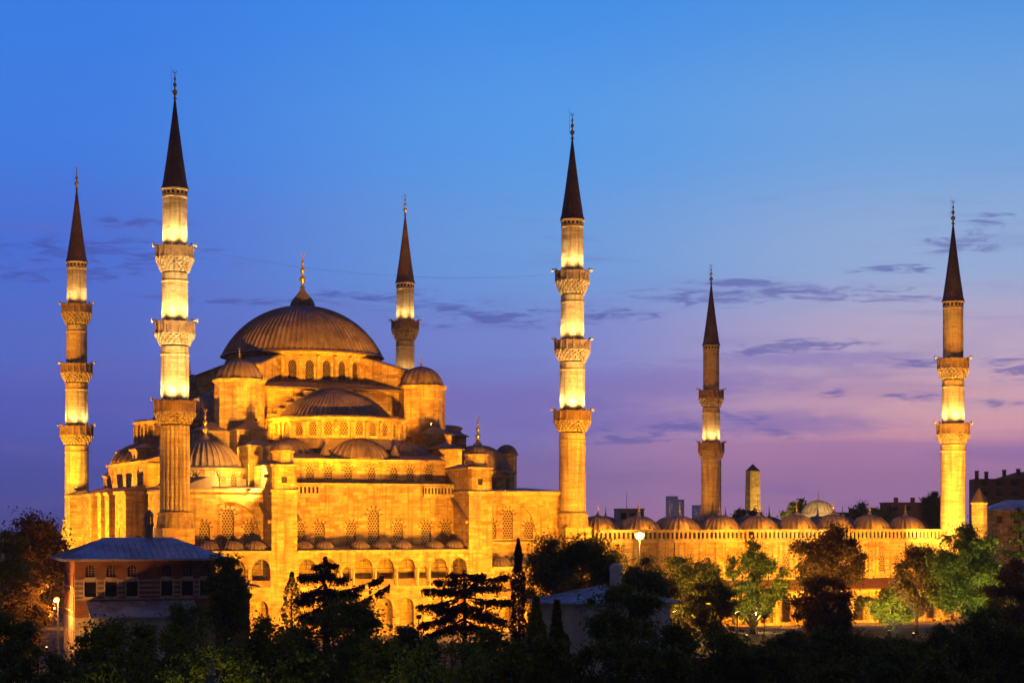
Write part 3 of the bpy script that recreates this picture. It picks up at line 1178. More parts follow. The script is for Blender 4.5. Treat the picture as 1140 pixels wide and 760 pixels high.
    gallery(17.05, 44.28, [(18.6, 1.35), (21.8, 1.4), (24.7, .65), (27.4, 1.38), (30.8, 1.4), (34.2, 1.4), (36.8, .65), (39.4, 1.36), (42.7, 1.36)], 12.45, 1.65)
    gallery(2.6, 13.15, [(4.3, 1.35), (7.9, 1.4), (11.6, 1.4)], 12.45, 1.8, domes=[4.3, 7.9, 11.3])
    gallery(48.2, 62.0, [(50.3, 1.4), (53.9, 1.4), (57.5, 1.4), (60.4, .9)], 9.75, 1.85, spr=7.8, sill=5.3, domes=[50.4, 54.0, 57.6])

    # ---- left (qibla) flank
    mb = MB()
    mb.box(.3, 5.1, 2.2, 71, 0, 21.2)
    for (va, vb) in ((19.7, 27.4), (32, 35), (38, 41), (46, 53), (64.5, 68.5)):
        mb.box(-2.7, .299, va, vb, 0, 21.2)
        mb.box(-2.95, .3, va - .2, vb + .2, 21.203, 21.6, 1)
    mb.box(.1, 5.0, 2.4, 71, 21.203, 21.55, 1)
    fl = mb.build("flank_wall", [STONE, TRIM], mosque)
    # arched window in the projecting pier's near face
    for (P0, P1, op) in (((-2.7, 19.69), (.3, 19.69), (1.9, .55, 10.5, 14.2, 1.15)), ((.295, 19.0), (.295, 2.5), (5.5, .5, 9, 15.2, 1.15)),
                         ((.295, 19.0), (.295, 2.5), (11.2, .5, 9, 15.2, 1.15)), ((-2.705, 27.4), (-2.705, 19.7), (3.2, .5, 9, 15.5, 1.15))):
        mb = MB()
        window(mb, P0, P1, op, -.02, False)
        mb.build("window", [DARK, VOUS_D, VOUS_L], fl)
    mb = MB()
    for (va, vb) in ((19.7, 27.4), (32, 35), (38, 41), (46, 53), (64.5, 68.5)):
        mb.prism([(-3.1, va - .3), (.2, va - .3), (.2, vb + .3), (-3.1, vb + .3)], 21.603, [21.7, 22.6, 22.6, 21.7])
    mb.prism([(.15, 2.3), (6, 2.3), (6, 28.8), (.15, 28.8)], 21.603, [21.75, 23.6, 23.6, 21.75])
    mb.prism([(.15, 44.2), (6, 44.2), (6, 71), (.15, 71)], 21.603, [21.75, 23.6, 23.6, 21.75])
    mb.build("flank_roof", LEAD, mosque)
    # raised block over the mihrab with three tall slits
    mb = MB()
    mb.box(1.1, 4.8, 29, 44, 21.2, 28.2)
    mb.box(.9, 5.0, 28.8, 44.2, 28.203, 28.45, 1)
    ms = mb.build("mihrab_block", [STONE, TRIM], mosque)
    for x, top in ((4.2, 25.5), (7.5, 26.3), (10.8, 25.5)):
        mb = MB()
        window(mb, (1.095, 44), (1.095, 29), (x, .55, 22.0, top, 1.15), -.02, False)
        mb.build("window", [DARK, VOUS_D, VOUS_L], ms)
    mb = MB()
    mb.hip(1.1, 4.8, 29, 44, 28.6, 29.5, .3)
    mb.build("roof", LEAD, ms)
    # east end walls between hall and courtyard
    mb = MB()
    mb.box(61.5, 64, .3, 71, 0, 21.2)
    mb.box(61.3, 64.2, .1, 71, 21.203, 21.55, 1)
    mb.build("court_wall", [STONE, TRIM], mosque)
    ow = far_windows.build("window", MW, mosque)
    ow["kind"] = "stuff"


build_hall()


# ------------------------------------------------------------------ minarets
def minaret(label, u, v, balconies, cone, R, z_base, fluted, lit, lens=True, zlow=0.0, power=1.0, low=None):
    """balconies: list of (rail_top, rail_bottom, corbel_bottom) from the top down. lit: power factor per shaft section (above each balcony)"""
    t = thing("minaret", label, "minaret", W(u, v), MROT)
    cb, ct = cone
    # base: square plinth turning to polygon
    mb = MB()
    b = R[-1] + .22
    mb.box(-b, b, -b, b, 0, z_base - 2.2)
    mb.box(-b - .12, b + .12, -b - .12, b + .12, z_base - 2.2, z_base - 1.95, 0)
    mb.lathe(0, 0, [(b * 1.18, z_base - 1.95), (b * 1.04, z_base), (b * 1.1, z_base + .05), (b * 1.1, z_base + .3), (R[-1], z_base + .35)], 16, 0, False)
    mb.build("base", STONE, t)
    zs = [cb] + [x for bal in balconies for x in (bal[0] - 1.0, bal[2])] + [z_base + .3]
    # shaft sections
    n_sec = len(balconies) + 1
    for i in range(n_sec):
        ztop = cb if i == 0 else balconies[i - 1][2] + .2
        zbot = balconies[i][1] if i < len(balconies) else z_base + .3
        mb = MB()
        r = R[i]
        dep = .11 if (fluted and i == n_sec - 1) else .014
        nf = 16 if i < n_sec - 1 else 20
        nseg = nf * 6
        rm = (lambda a, z, d=dep, k=nf: 1 - d * (abs(math.sin(a * k / 2)) ** 3 if False else (0.5 + 0.5 * math.cos(a * k)) ** 3))
        hh = [zbot + (ztop - zbot) * j / 4 for j in range(5)]
        mb.lathe(0, 0, [(r * (1 + .02 * (1 - j / 4)), z) for j, z in enumerate(hh)], nseg, 0, False, rmod=rm)
        if i < n_sec - 1 or not fluted:
            mb.lathe(0, 0, [(r, ztop - 1.3), (r + .1, ztop - 1.22), (r + .1, ztop - 1.05), (r, ztop - .97)], 32, 0, False)
        sh = mb.build("shaft", SHAFT, t)
        if i == 0:
            # row of small dark openings under the cone
            mb = MB()
            mb.lathe(0, 0, [(r, ztop - .84), (r + .03, ztop - .82), (r + .03, ztop - .3), (r, ztop - .28)], 32, 1, False)
            for q in range(16):
                a = 2 * PI * q / 16
                mb.obox((math.cos(a) * (r + .03), math.sin(a) * (r + .03), ztop - .56), (-math.sin(a), math.cos(a), 0), (0, 0, 1), r * .22, .05, .44)
            mb.build("frieze", [DARK, TRIM], sh)
    # cone
    mb = MB()
    rc = R[0] + .12
    mb.lathe(0, 0, [(R[0] - .1, cb - .22), (rc + .12, cb - .18), (rc + .14, cb), (rc, cb + .02)], 32, 1, False)
    seam = lambda a, z: 1 + .035 * max(0, math.cos(a * 16)) ** 6
    mb.lathe(0, 0, [(rc + .1, cb + .003), (rc * .93, cb + .7), (rc * .62, cb + (ct - cb) * .35), (rc * .30, cb + (ct - cb) * .70), (.09, ct)], 128, 0, False, rmod=seam)
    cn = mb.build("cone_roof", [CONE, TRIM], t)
    mb = MB()
    finial(mb, 0, 0, ct - .15, 4.2, 0, .36)
    mb.tube((-.5, 0, ct + .8), (-.5, 0, ct + 4.6), .025, .02, 4)
    mb.tube((-.5, 0, ct + .8), (0, 0, ct + .8), .02, .02, 4)
    mb.build("finial", BRASS, cn)
    # balconies
    for i, (zt, zr, zm) in enumerate(balconies):
        zm += .35
        r_in = R[min(i + 1, len(R) - 1)]
        ro = R[0] + .93 + .13 * i
        mb = MB()
        nr = 5
        for q in range(nr):
            za = zm + (zr - zm) * q / nr
            zb = zm + (zr - zm) * (q + 1) / nr
            ra = r_in + (ro - r_in) * ((q + .35) / nr) ** 1.1
            rb = r_in + (ro - r_in) * ((q + 1) / nr) ** 1.1
            mb.lathe(0, 0, [(r_in - .1, za), (ra - .26, za), (rb - .24, zb - .12), (rb - .12, zb)], 32, 0, False)
            nt_ = 20
            for j in range(nt_):
                a = 2 * PI * (j + .5 * (q % 2)) / nt_
                w = 2 * PI * rb / nt_ * .5
                cx, cy = math.cos(a) * (rb - .08), math.sin(a) * (rb - .08)
                mb.obox((cx, cy, (za + zb) / 2 + .06), (math.cos(a), math.sin(a), 0), (0, 0, 1), .42, w, (zb - za) * .85)
        mb.lathe(0, 0, [(r_in - .1, zr - .02), (ro + .06, zr - .02), (ro + .06, zr + .14), (r_in - .2, zr + .15)], 32, 0, False)
        bo = mb.build("balcony", TRIM, t)
        mb = MB()
        ns = 16
        for j in range(ns):
            aa, ab = 2 * PI * j / ns, 2 * PI * (j + 1) / ns
            pa, pb = (ro * math.cos(aa), ro * math.sin(aa)), (ro * math.cos(ab), ro * math.sin(ab))
            L = math.hypot(pb[0] - pa[0], pb[1] - pa[1])
            ops = [(L * f, L * .085, zr + .45, zt - .42, 0) for f in (.24, .5, .76)]
            bay(mb, pa, pb, zr + .14, zt - .12, ops, .09)
            am = (aa + ab) / 2
            mb.obox((pa[0], pa[1], (zr + zt) / 2 + .1), (math.cos(aa), math.sin(aa), 0), (0, 0, 1), .2, .2, zt - zr + .1)
        ri = ro - .12
        mb.lathe(0, 0, [(ri, zr + .14), (ri, zt - .12)], 16, 0, False)
        mb.lathe(0, 0, [(ro - .16, zt - .12), (ro + .05, zt - .12), (ro + .05, zt), (ro - .16, zt)], 16, 0, False)
        mb.build("railing", RAIL, bo)
        # lights and loudspeakers standing off the rail
        if lit[i] > 0:
            for j in range(6):
                a = R_(-90 + 60 * j) - MROT
                if True:
                    rr = ro + .42
                    p = (rr * math.cos(a), rr * math.sin(a), zt + .22)
                    mb = MB()
                    mb.tube(((ro - .05) * math.cos(a), (ro - .05) * math.sin(a), zt - .05), (p[0], p[1], zt + .1), .04, .04, 5)
                    dirv = Vector((-math.cos(a) * .45, -math.sin(a) * .45, 1)).normalized()
                    pp = Vector(p)
                    mb.tube(pp - dirv * .14, pp + dirv * .1, .10, .17, 8)
                    mb.build("floodlight", BLACK, bo)
                    tgt = Vector((-math.cos(a) * .2, -math.sin(a) * .2, zt + 8.0))
                    spot("balcony_lamp", tuple(pp + dirv * .2), tuple(tgt), 2300 * lit[i] * power, GOLD, 120, 1.0, .4, t)
        for sgn in (-1, 1):
            mb = MB()
            a = R_(-25) if sgn > 0 else R_(-25 + 180)
            d = Vector((math.cos(a), math.sin(a), 0))
            p = d * (ro + .05) + Vector((0, 0, zt + .3))
            mb.tube(d * (ro - .1) + Vector((0, 0, zt - .3)), d * (ro - .1) + Vector((0, 0, zt + .35)), .045, .045, 5)
            mb.tube(p - d * .35, p + d * .15, .09, .12, 8)
            mb.tube(p + d * .15, p + d * .5, .12, .34, 10)
            mb.build("loudspeaker", WHITE, bo)
    return t


B3 = [(56.3, 54.7, 52.3), (45.5, 43.8, 41.8), (34.2, 32.5, 30.5)]
R4 = [1.72, 1.83, 1.98, 2.1]
minaret("tallest stone minaret at the near left corner, fluted dark lower shaft and three white-lit sections", 0, 0, B3, (64.6, 77.7), R4, 18.0, True, [1.0, 1.0, 1.0])
minaret("minaret at the far left edge with bright yellow lower shaft and shadowed middle section", 0, 72.6, B3, (64.0, 77.4), R4, 17.0, False, [.45, .0, .55])
minaret("three-balcony minaret at the corner where the prayer hall meets the courtyard wall", 64, 0, [(56.7, 55.1, 52.7), (45.7, 44.1, 42.0), (34.5, 32.9, 30.8)], (64.9, 78.0), R4, 18.0, False, [.65, .75, 1.0])
minaret("minaret rising from behind the great central dome, one balcony in view", 64, 72.6, B3, (63.9, 77.5), R4, 18.0, False, [.5, .2, .2])
B2 = [(45.4, 43.6, 41.4), (34.0, 32.2, 30.2)]
R3 = [1.72, 1.9, 2.15]
minaret("two-balcony minaret at the near courtyard corner with yellow lower shaft, rightmost tower", 137, -3.6, B2, (55.4, 69.2), R3, 14.0, False, [0, .8])
minaret("dimmer two-balcony minaret at the far courtyard corner beside the obelisk", 137, 76.8, B2, (55.2, 68.8), R3, 14.0, False, [0, .6])


# string of lamp cable between two minarets
def cable():
    a, b = Vector(W(2.4, 0.4, 56.4)), Vector(W(61.5, 0, 56.2))
    mb = MB()
    pts = []
    for i in range(33):
        t = i / 32
        p = a.lerp(b, t)
        p.z -= 3.4 * 4 * t * (1 - t) * .6
        pts.append(p)
    for p, q in zip(pts[:-1], pts[1:]):
        mb.tube(p, q, .011, .011, 5)
    tag(mb.build("cable", BLACK), "thin dark cable sagging between the two front minarets across the sky", "cable")


cable()


# ------------------------------------------------------------------ courtyard
def courtyard():
    t = thing("courtyard", "long arcaded courtyard building with row of lead domes above a pierced stone parapet", "courtyard", W(66, 0), MROT)
    OFF = 66.0
    L = 69.0
    vw = -3.0
    mb = MB()
    nb = 9
    bw = L / nb
    P0, P1 = (0.3, vw), (L, vw)
    ops = []
    for i in range(nb):
        for f in (.28, .72):
            ops.append((bw * (i + f), .62, 8.4, 10.6, 1.1))
    bay(mb, P0, P1, 7.0, 13.6, ops, .4)
    bay(mb, P0, P1, 0, 7.0)
    for i in range(nb + 1):
        x = min(L - .4, max(.4, bw * i))
        mb.box(x - .35, x + .35, vw - .25, vw, 0, 13.6)
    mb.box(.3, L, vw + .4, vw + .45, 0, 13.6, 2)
    mb.box(.3, L, vw - .45, vw + .4, 13.603, 13.95, 1)
    mb.box(.3, L, vw - .3, vw, 7.35, 7.6, 1)
    w = mb.build("outer_wall", [STONE, TRIM, DARK], t)
    for op in ops:
        make_window(w, 0, (0, 0), P0, P1, op, MW, True)
    # pierced parapet
    mb = MB()
    n = 84
    ops = [((L - .6) * (i + .5) / n, .22, 14.2, 15.2, 0) for i in range(n)]
    bay(mb, (0.3, vw - .2), (L - .3, vw - .2), 13.95, 15.5, ops, .22)
    mb.box(.3, L - .3, vw - .3, vw + .14, 15.503, 15.65)
    mb.box(.3, L - .3, vw + .3, vw + .36, 13.96, 15.45, 1)  # dark backing sheet painted in for the shaded gap behind the slots
    mb.build("parapet", [TRIM, DARK], t)
    # roofs of the four porticoes
    mb = MB()
    for (x0, x1, y0, y1) in ((0.5, L, vw + .5, vw + 8.5), (0.5, L, 67.0, 75.5), (.5, 8.3, vw + 8.6, 66.9), (L - 7.6, L, vw + 8.6, 66.9)):
        mb.box(x0, x1, y0, y1, 14.6, 15.0)
    mb.build("portico_roof", LEAD, t)
    mb = MB()
    mb.box(.5, L, 75.2, 75.5, 0, 14.6)
    mb.box(L - .4, L, vw + .5, 75.1, 0, 14.6)
    mb.box(.5, L - 8, vw + 8.2, vw + 8.5, 8.5, 14.6)
    mb.box(.5, L - 8, 67.0, 67.3, 8.5, 14.6)
    mb.build("inner_wall", STONE, t)
    # domes
    def cupola(x, y, r=3.6, h=2.7, z=15.35):
        r *= random.uniform(.965, 1.03)
        h *= random.uniform(.94, 1.06)
        x += random.uniform(-.12, .12)
        fh = random.uniform(1.6, 2.2)
        mb = MB()
        mb.lathe(x, y, [(r + .35, 14.95), (r + .3, z - .02), (r - .2, z)], 24, 0, False)
        mb.dome(x, y, z, r, h, random.choice((24, 26, 28)), .13, rows=9, base=.1)
        d = mb.build("dome", LEAD, t)
        mb = MB()
        mb.lathe(x, y, [(.42, z + h - .05), (.3, z + h + .25), (.12, z + h + .5)], 8)
        finial(mb, x, y, z + h + .3, fh, 0, .2)
        mb.build("finial", BRASS, d)
    for i in range(nb):
        cupola(bw * (i + .5) - .2, vw + 5.0)
        cupola(bw * (i + .5) - .2, 71.2)
    for j in range(1, 8):
        cupola(4.2, 4.0 + j * 8.2)
        cupola(L - 4.0, 4.0 + j * 8.2)
    # lower arcade with a lean-to tiled roof
    mb = MB()
    na = 18
    ops = [((L - 2) * (i + .5) / na, 1.25, .5, 3.3, 1.12) for i in range(na)]
    bay(mb, (1.5, -8.0), (L - .5, -8.0), 0, 5.3, ops, .5)
    mb.box(1.5, L - .5, -8.3, -7.45, 5.303, 5.55, 1)
    for i in range(na + 1):
        x = 1.5 + (L - 2) * i / na
        mb.box(x - .14, x + .14, -8.18, -8.002, 0, 5.3, 1)
    a = mb.build("arcade", [STONE, TRIM], t)
    mb = MB()
    mb.prism([(1.2, -8.5), (L - .2, -8.5), (L - .2, vw - .02), (1.2, vw - .02)], [5.553, 5.553, 7.0, 7.0], [5.75, 5.75, 7.3, 7.3])
    mb.build("arcade_roof", TILE, t)


courtyard()


# ------------------------------------------------------------------ imperial pavilion (left foreground)
def pavilion():
    rot = R_(20)
    ox, oy = -47.1, 186.0
    t = thing("pavilion", "two-storey brick and stone pavilion with shallow hipped lead roof below the left minaret", "pavilion", (ox, oy, 0), rot)
    Wd, D = 15.2, 12.0
    mb = MB()
    xs = [1.65, 3.85, 6.1, 9.85, 12.1, 14.1]
    P0, P1 = (0, 0), (Wd, 0)
    top = [(x, .48, 10.95, 11.75, 1.0) for x in xs]
    low = [(x, .62, 8.85, 10.6, 0) for x in xs]
    bay(mb, P0, P1, 10.7, 12.8, top, .3, 1)
    # banded brick and stone storey
    z = 7.1
    k = 0
    bay(mb, P0, P1, 6.6, 8.85, (), .3, 1)
    hb = (10.7 - 8.85) / 7
    for k in range(7):
        za, zb = 8.85 + hb * k, 8.85 + hb * (k + 1)
        bay(mb, P0, P1, za, zb, [(x, .62, za, zb, 0) for x in xs] if k < 6 else [], .3, 0 if k % 2 == 0 else 1)
    bay(mb, P0, P1, 0, 6.6, (), .3, 0)
    Q0, Q1 = (0, D), (0, 0)
    lx = [1.4, 3.7, 6.0, 8.3, 10.6]
    bay(mb, Q0, Q1, 9.6, 12.8, [(x, .5, 9.9, 11.3, 0) for x in lx], .3, 1)
    bay(mb, Q0, Q1, 6.6, 9.6, [(x, .5, 7.3, 9.2, 0) for x in lx], .3, 1)
    bay(mb, Q0, Q1, 0, 6.6, [(x, .5, 3.0, 5.2, 0) for x in lx], .3, 0)
    mb.box(.31, Wd - .02, .31, D, 0, 12.75, 2)
    mb.box(Wd - .01, Wd, .0, D, 0, 12.8, 1)
    mb.box(-.06, Wd + .06, -.08, -.002, 8.5, 8.68, 0)
    wl = mb.build("wall", [BAND, BRICKR, WOOD], t)

    def glazing(p0, p1, op, rows, cols, nm, arch):
        mb = MB()
        window(mb, p0, p1, op, .22, False)
        a = Vector((p0[0], p0[1])); b = Vector((p1[0], p1[1]))
        tt = (b - a).normalized(); inn = Vector((-tt.y, tt.x))
        xc, w, s, sp, kk = op
        topz = sp + (w * .85 if kk else 0)
        f = lambda x, z: tuple(a + tt * x + inn * .17) + (z,)
        for i in range(cols + 1):
            x = xc - w + 2 * w * i / cols
            mb.tube(f(x, s), f(x, topz if 0 < i < cols else sp), .035, .035, 4, 1)
        for j in range(rows + 1):
            z = s + (sp - s) * j / rows
            mb.tube(f(xc - w, z), f(xc + w, z), .035, .035, 4, 1)
        mb.build(nm, [DARK, RAIL, TRIM], wl)
    for op in top:
        glazing(P0, P1, op, 3, 3, "window", True)
    for op in low:
        mb = MB()
        window(mb, P0, P1, op, .2, False)
        xc, w, s, sp, kk = op
        for xa in (xc - w - .12, xc + w):
            mb.box(xa, xa + .12, -.05, .15, s, sp, 2)
        mb.box(xc - w - .14, xc + w + .14, -.06, .15, sp + .002, sp + .16, 2)
        mb.box(xc - .03, xc + .03, .14, .19, s, sp, 1)
        mb.build("shutter", [WOOD, BLACK, TRIM], wl)
    for z0_, z1_ in ((9.9, 11.3), (7.3, 9.2), (3.0, 5.2)):
        for x in lx:
            glazing(Q0, Q1, (x, .5, z0_, z1_, 0), 3, 2, "window", False)
    # roof with standing seams and deep eaves
    mb = MB()
    ov = 1.3
    mb.hip(0, Wd, 0, D, 12.95, 15.2, ov, 0, 5.2)
    mb.box(-ov, Wd + ov, -ov, D + ov, 12.70, 12.805, 1)
    x0, x1, y0, y1 = -ov, Wd + ov, -ov, D + ov
    rx_, ry_ = 5.2, (y1 - y0) / 2
    for i in range(25):
        x = x0 + (x1 - x0) * (i + .5) / 25
        e = min(1.0, (x - x0) / rx_, (x1 - x) / rx_)
        mb.tube((x, y0, 12.98), (x, y0 + ry_ * e, 12.98 + 2.25 * e), .05, .05, 4)
    for j in range(14):
        y = y0 + (y1 - y0) * (j + .5) / 14
        e = min(1.0, (y - y0) / ry_, (y1 - y) / ry_)
        mb.tube((x0, y, 12.98), (x0 + rx_ * e, y, 12.98 + 2.25 * e), .05, .05, 4)
        mb.tube((x1, y, 12.98), (x1 - rx_ * e, y, 12.98 + 2.25 * e), .05, .05, 4)
    rf = mb.build("roof", [LEADB, TRIM], t)
    mb = MB()
    mb.lathe(8.8, 6.0, [(.45, 14.6), (.45, 16.4), (.55, 16.5), (.55, 16.65), (.42, 16.7)], 8, 0, False)
    for j in range(8):
        a = 2 * PI * j / 8
        mb.box(8.8 + .4 * math.cos(a) - .05, 8.8 + .4 * math.cos(a) + .05, 6 + .4 * math.sin(a) - .05, 6 + .4 * math.sin(a) + .05, 16.7, 17.5)
    mb.lathe(8.8, 6.0, [(.55, 17.5), (.5, 17.62), (.4, 17.95), (.2, 18.2), (0, 18.35)], 10)
    mb.build("chimney", RAIL, rf)
    # lean-to porch
    mb = MB()
    mb.prism([(1.2, -4.2), (12.8, -4.2), (12.8, -.1), (1.2, -.1)], [6.7, 6.7, 8.2, 8.2], [6.84, 6.84, 8.34, 8.34])
    for i in range(18):
        x = 1.4 + 11.2 * i / 17
        mb.tube((x, -4.2, 6.86), (x, -.12, 8.36), .045, .045, 4)
    pr = mb.build("porch_roof", LEADB, t)
    mb = MB()
    bay(mb, (1.5, -3.6), (12.5, -3.6), 0, 6.75, [(5.6, 1.1, 0, 5.9, 0), (8.9, 1.1, 0, 5.9, 0)], .3)
    mb.box(1.5, 1.75, -3.29, -.01, 0, 6.75)
    mb.build("porch_wall", PLASTER, t)
    # lower wing on the right with plain wall
    mb = MB()
    mb.box(Wd, Wd + 4.2, 2, 9, 0, 9.0)
    mb.build("wing_wall", BRICKR, t)
    mb = MB()
    mb.prism([(Wd + .02, 1.2), (Wd + 5.2, 1.2), (Wd + 5.2, 9.6), (Wd + .02, 9.6)], [11.2, 9.6, 9.6, 11.2], [11.4, 9.75, 9.75, 11.4])
    mb.build("wing_roof", LEADB, t)


pavilion()


# ------------------------------------------------------------------ garden tomb with blue roof
def tomb():
    Y = 172.0
    cx = (673 - 570) / 1923 * Y
    t = thing("garden_tomb", "low plastered tomb with pale blue octagonal lead roof half hidden by foreground trees", "tomb", (cx, Y + 4, 0), R_(8))
    mb = MB()
    R = 7.1
    pts = [(R * math.cos(PI / 8 + i * PI / 4), R * .8 * math.sin(PI / 8 + i * PI / 4)) for i in range(8)]
    ops_all = []
    for i in range(8):
        a, b = pts[i], pts[(i + 1) % 8]
        L = math.hypot(b[0] - a[0], b[1] - a[1])
        op = (L / 2, .7, 2.5, 5.2, 1.1)
        bay(mb, a, b, 0, 8.9, [op], .35)
        ops_all.append((a, b, op))
    w = mb.build("wall", PLASTER, t)
    for a, b, op in ops_all:
        mb = MB()
        window(mb, a, b, op, .25, False)
        mb.build("window", [DARK, RAIL, RAIL], w)
    mb = MB()
    ro = 1.12
    rim = [(x * ro, y * ro, 8.95) for x, y in pts]
    rim2 = [(x * ro, y * ro, 8.78) for x, y in pts]
    mb.add(rim + [(0, 0, 10.5)], [(i, (i + 1) % 8, 8) for i in range(8)])
    mb.add(rim + rim2, [(i, 8 + i, 8 + (i + 1) % 8, (i + 1) % 8) for i in range(8)] + [tuple(range(8, 16))])
    for i in range(8):
        a, b = Vector(rim[i]), Vector(rim[(i + 1) % 8])
        for f in (0, .2, .4, .6, .8):
            p = a.lerp(b, f)
            mid = Vector((0, 0, 10.5))
            e = 1.0 if f == 0 else (.55 if f in (.2, .8) else .8)
            mb.tube(p + Vector((0, 0, .03)), p.lerp(mid, e) + Vector((0, 0, .03)), .05, .05, 4)
    rf = mb.build("roof", LEADB, t)
    mb = MB()
    mb.lathe(1.6, 1.0, [(.62, 10.4), (.62, 11.9), (.7, 11.95), (.7, 12.05)], 12, 0, False)
    mb.dome(1.6, 1.0, 12.05, .66, .68, 12, .03, rows=6, base=.02)
    mb.build("lantern", PLASTER, rf)


tomb()


# ------------------------------------------------------------------ far things
def far_things():
    def X(px, Y):
        return (px - 570) / 1923 * Y

    def Z(py, Y):
        return CAM_Z + (580 - py) / 1923 * Y
    # walled obelisk
    Y = 430
    t = thing("obelisk", "tall rubble stone obelisk with dark pyramid tip rising behind the courtyard domes", "obelisk", (X(838, Y), Y, 0), R_(20))
    zt, ztip = Z(524, Y), Z(516, Y)
    mb = MB()
    wa, wb = 1.75, 1.28
    mb.add([(-wa, -wa, 0), (wa, -wa, 0), (wa, wa, 0), (-wa, wa, 0), (-wb, -wb, zt), (wb, -wb, zt), (wb, wb, zt), (-wb, wb, zt)],
           [(0, 1, 5, 4), (1, 2, 6, 5), (2, 3, 7, 6), (3, 0, 4, 7), (4, 5, 6, 7)])
    mb.build("shaft", RUBBLE, t)
    mb = MB()
    wc = wb + .06
    mb.add([(-wc, -wc, zt + .003), (wc, -wc, zt + .003), (wc, wc, zt + .003), (-wc, wc, zt + .003), (0, 0, ztip)], [(0, 1, 4), (1, 2, 4), (2, 3, 4), (3, 0, 4), (3, 2, 1, 0)])
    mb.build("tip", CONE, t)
    spot("obelisk_lamp", (X(838, Y) + 2.5, Y - 20, 3.0), (X(838, Y), Y, 21), 85000, (1, .58, .10), 70, .4, .2)
    # small dome building
    Y = 420
    t = thing("domed_tomb", "small stone tomb with pale dome and finial seen behind the courtyard roofs", "tomb", (X(911, Y), Y, 0), R_(10))
    zc = Z(573, Y)
    mb = MB()
    mb.lathe(0, 0, [(4.9, 0), (4.9, zc), (5.15, zc + .1), (5.15, zc + .35), (4.4, zc + .4)], 12, 0, False)
    mb.build("drum", STONE, t)
    mb = MB()
    mb.dome(0, 0, zc + .4, 4.2, 3.2, 24, .08, rows=9)
    dm = mb.build("dome", STONE, t)
    mb = MB()
    finial(mb, 0, 0, zc + 3.5, 2.6, 0, .25)
    mb.build("finial", BRASS, dm)
    spot("tomb_lamp", (X(896, Y), Y - 26, 17), (X(911, Y), Y, 21), 42000, (1, .72, .32), 50, .5, .3)
    # conical-capped turret beside the right minaret
    Y = 308
    t = thing("chimney_turret", "short square stone turret with pointed cap right of the last minaret", "turret", (X(1090, Y), Y, 0), R_(15))
    mb = MB()
    mb.lathe(0, 0, [(1.5, 0), (1.45, Z(561, Y)), (1.6, Z(560, Y)), (1.6, Z(559, Y))], 8, 0, False)
    mb.build("shaft", STONE, t)
    mb = MB()
    mb.lathe(0, 0, [(1.62, Z(559, Y)), (.08, Z(543, Y))], 8, 0, False)
    mb.build("cap", CONE, t)
    # apartment house on the right skyline
    Y = 450
    t = thing("apartment_house", "dark multi-storey house with chimneys on the right skyline", "building", (X(1118, Y), Y, 0), R_(-8))
    zt = Z(533, Y)
    mb = MB()
    P0, P1 = (-8.2, -5), (14, -5)
    floors = [(Z(572, Y), Z(556, Y)), (Z(556, Y), Z(545, Y)), (Z(545, Y), zt)]
    bay(mb, P0, P1, 0, floors[0][0])
    wl = []
    for za, zb in floors:
        ops = [(x, .75, za + .8, zb - .5, 0) for x in (2.5, 6.2, 10, 13.8, 17.6)]
        bay(mb, P0, P1, za, zb, ops, .3)
        wl += ops
    mb.box(-8.2, 14, -4.6, 6, 0, zt - .02)
    mb.box(-8.19, -8.1, -4.99, -4.59, 0, zt - .02)
    w = mb.build("wall", BRICKR, t)
    for i, op in enumerate(wl):
        mb = MB()
        window(mb, P0, P1, op, .2, False)
        mb.build("window", [DARK, CONC, CONC], w)
    mb = MB()
    mb.hip(-2.0, 14, -5, 6, zt, Z(525, Y), .4)
    rf = mb.build("roof", TILE, t)
    for x, zz in ((-7.4, Z(525, Y)), (-5.0, Z(526, Y)), (-.5, Z(524, Y)), (3, Z(523, Y))):
        mb = MB()
        mb.box(x - .45, x + .45, -4, -3.1, zt - .5, zz)
        mb.box(x - .55, x + .55, -4.1, -3.0, zz, zz + .2)
        mb.build("chimney", BRICKR, rf)
    # low house with blue roof in front of it
    Y = 330
    t = thing("low_house", "low stone house with blue hipped roof at the right edge", "house", (X(1128, Y), Y, 0), R_(-6))
    mb = MB()
    P0, P1 = (-5, -3), (9, -3)
    ops = [(x, .5, Z(582, Y), Z(574, Y), 0) for x in (2, 5, 8, 11)]
    bay(mb, P0, P1, 0, Z(568, Y), ops, .3)
    mb.box(-5, 9, -2.6, 5, 0, Z(568, Y) - .02)
    w = mb.build("wall", STONE, t)
    for op in ops:
        mb = MB()
        window(mb, P0, P1, op, .2, False)
        mb.build("window", [DARK, CONC, CONC], w)
    mb = MB()
    mb.hip(-5, 9, -3, 5, Z(568, Y) + .1, Z(556, Y), .8)
    mb.build("roof", LEADB, t)
    # long dark terrace houses behind the courtyard at right
    for (pa, pb, pt, Y, lab, nch) in ((985, 1042, 560, 480, "long low dark apartment terrace behind the last courtyard domes", 3), (930, 984, 571, 520, "dark flat-roofed block left of the long terrace on the skyline", 2),
                                      (687, 714, 567, 400, "square dark rooftop block with aerial mast behind the first courtyard domes", 0)):
        t = thing("town_house", lab, "building", (X((pa + pb) / 2, Y), Y, 0), R_(5))
        hw = (X(pb, Y) - X(pa, Y)) / 2
        zt = Z(pt, Y)
        mb = MB()
        P0, P1 = (-hw, -4), (hw, -4)
        n = max(3, int(hw * 2 / 3.2))
        ops = [(2 * hw * (i + .5) / n, .6, zt - 2.2, zt - .8, 0) for i in range(n)]
        bay(mb, P0, P1, zt - 3, zt, ops, .3)
        bay(mb, P0, P1, 0, zt - 3)
        mb.box(-hw, hw, -3.6, 5, 0, zt - .02)
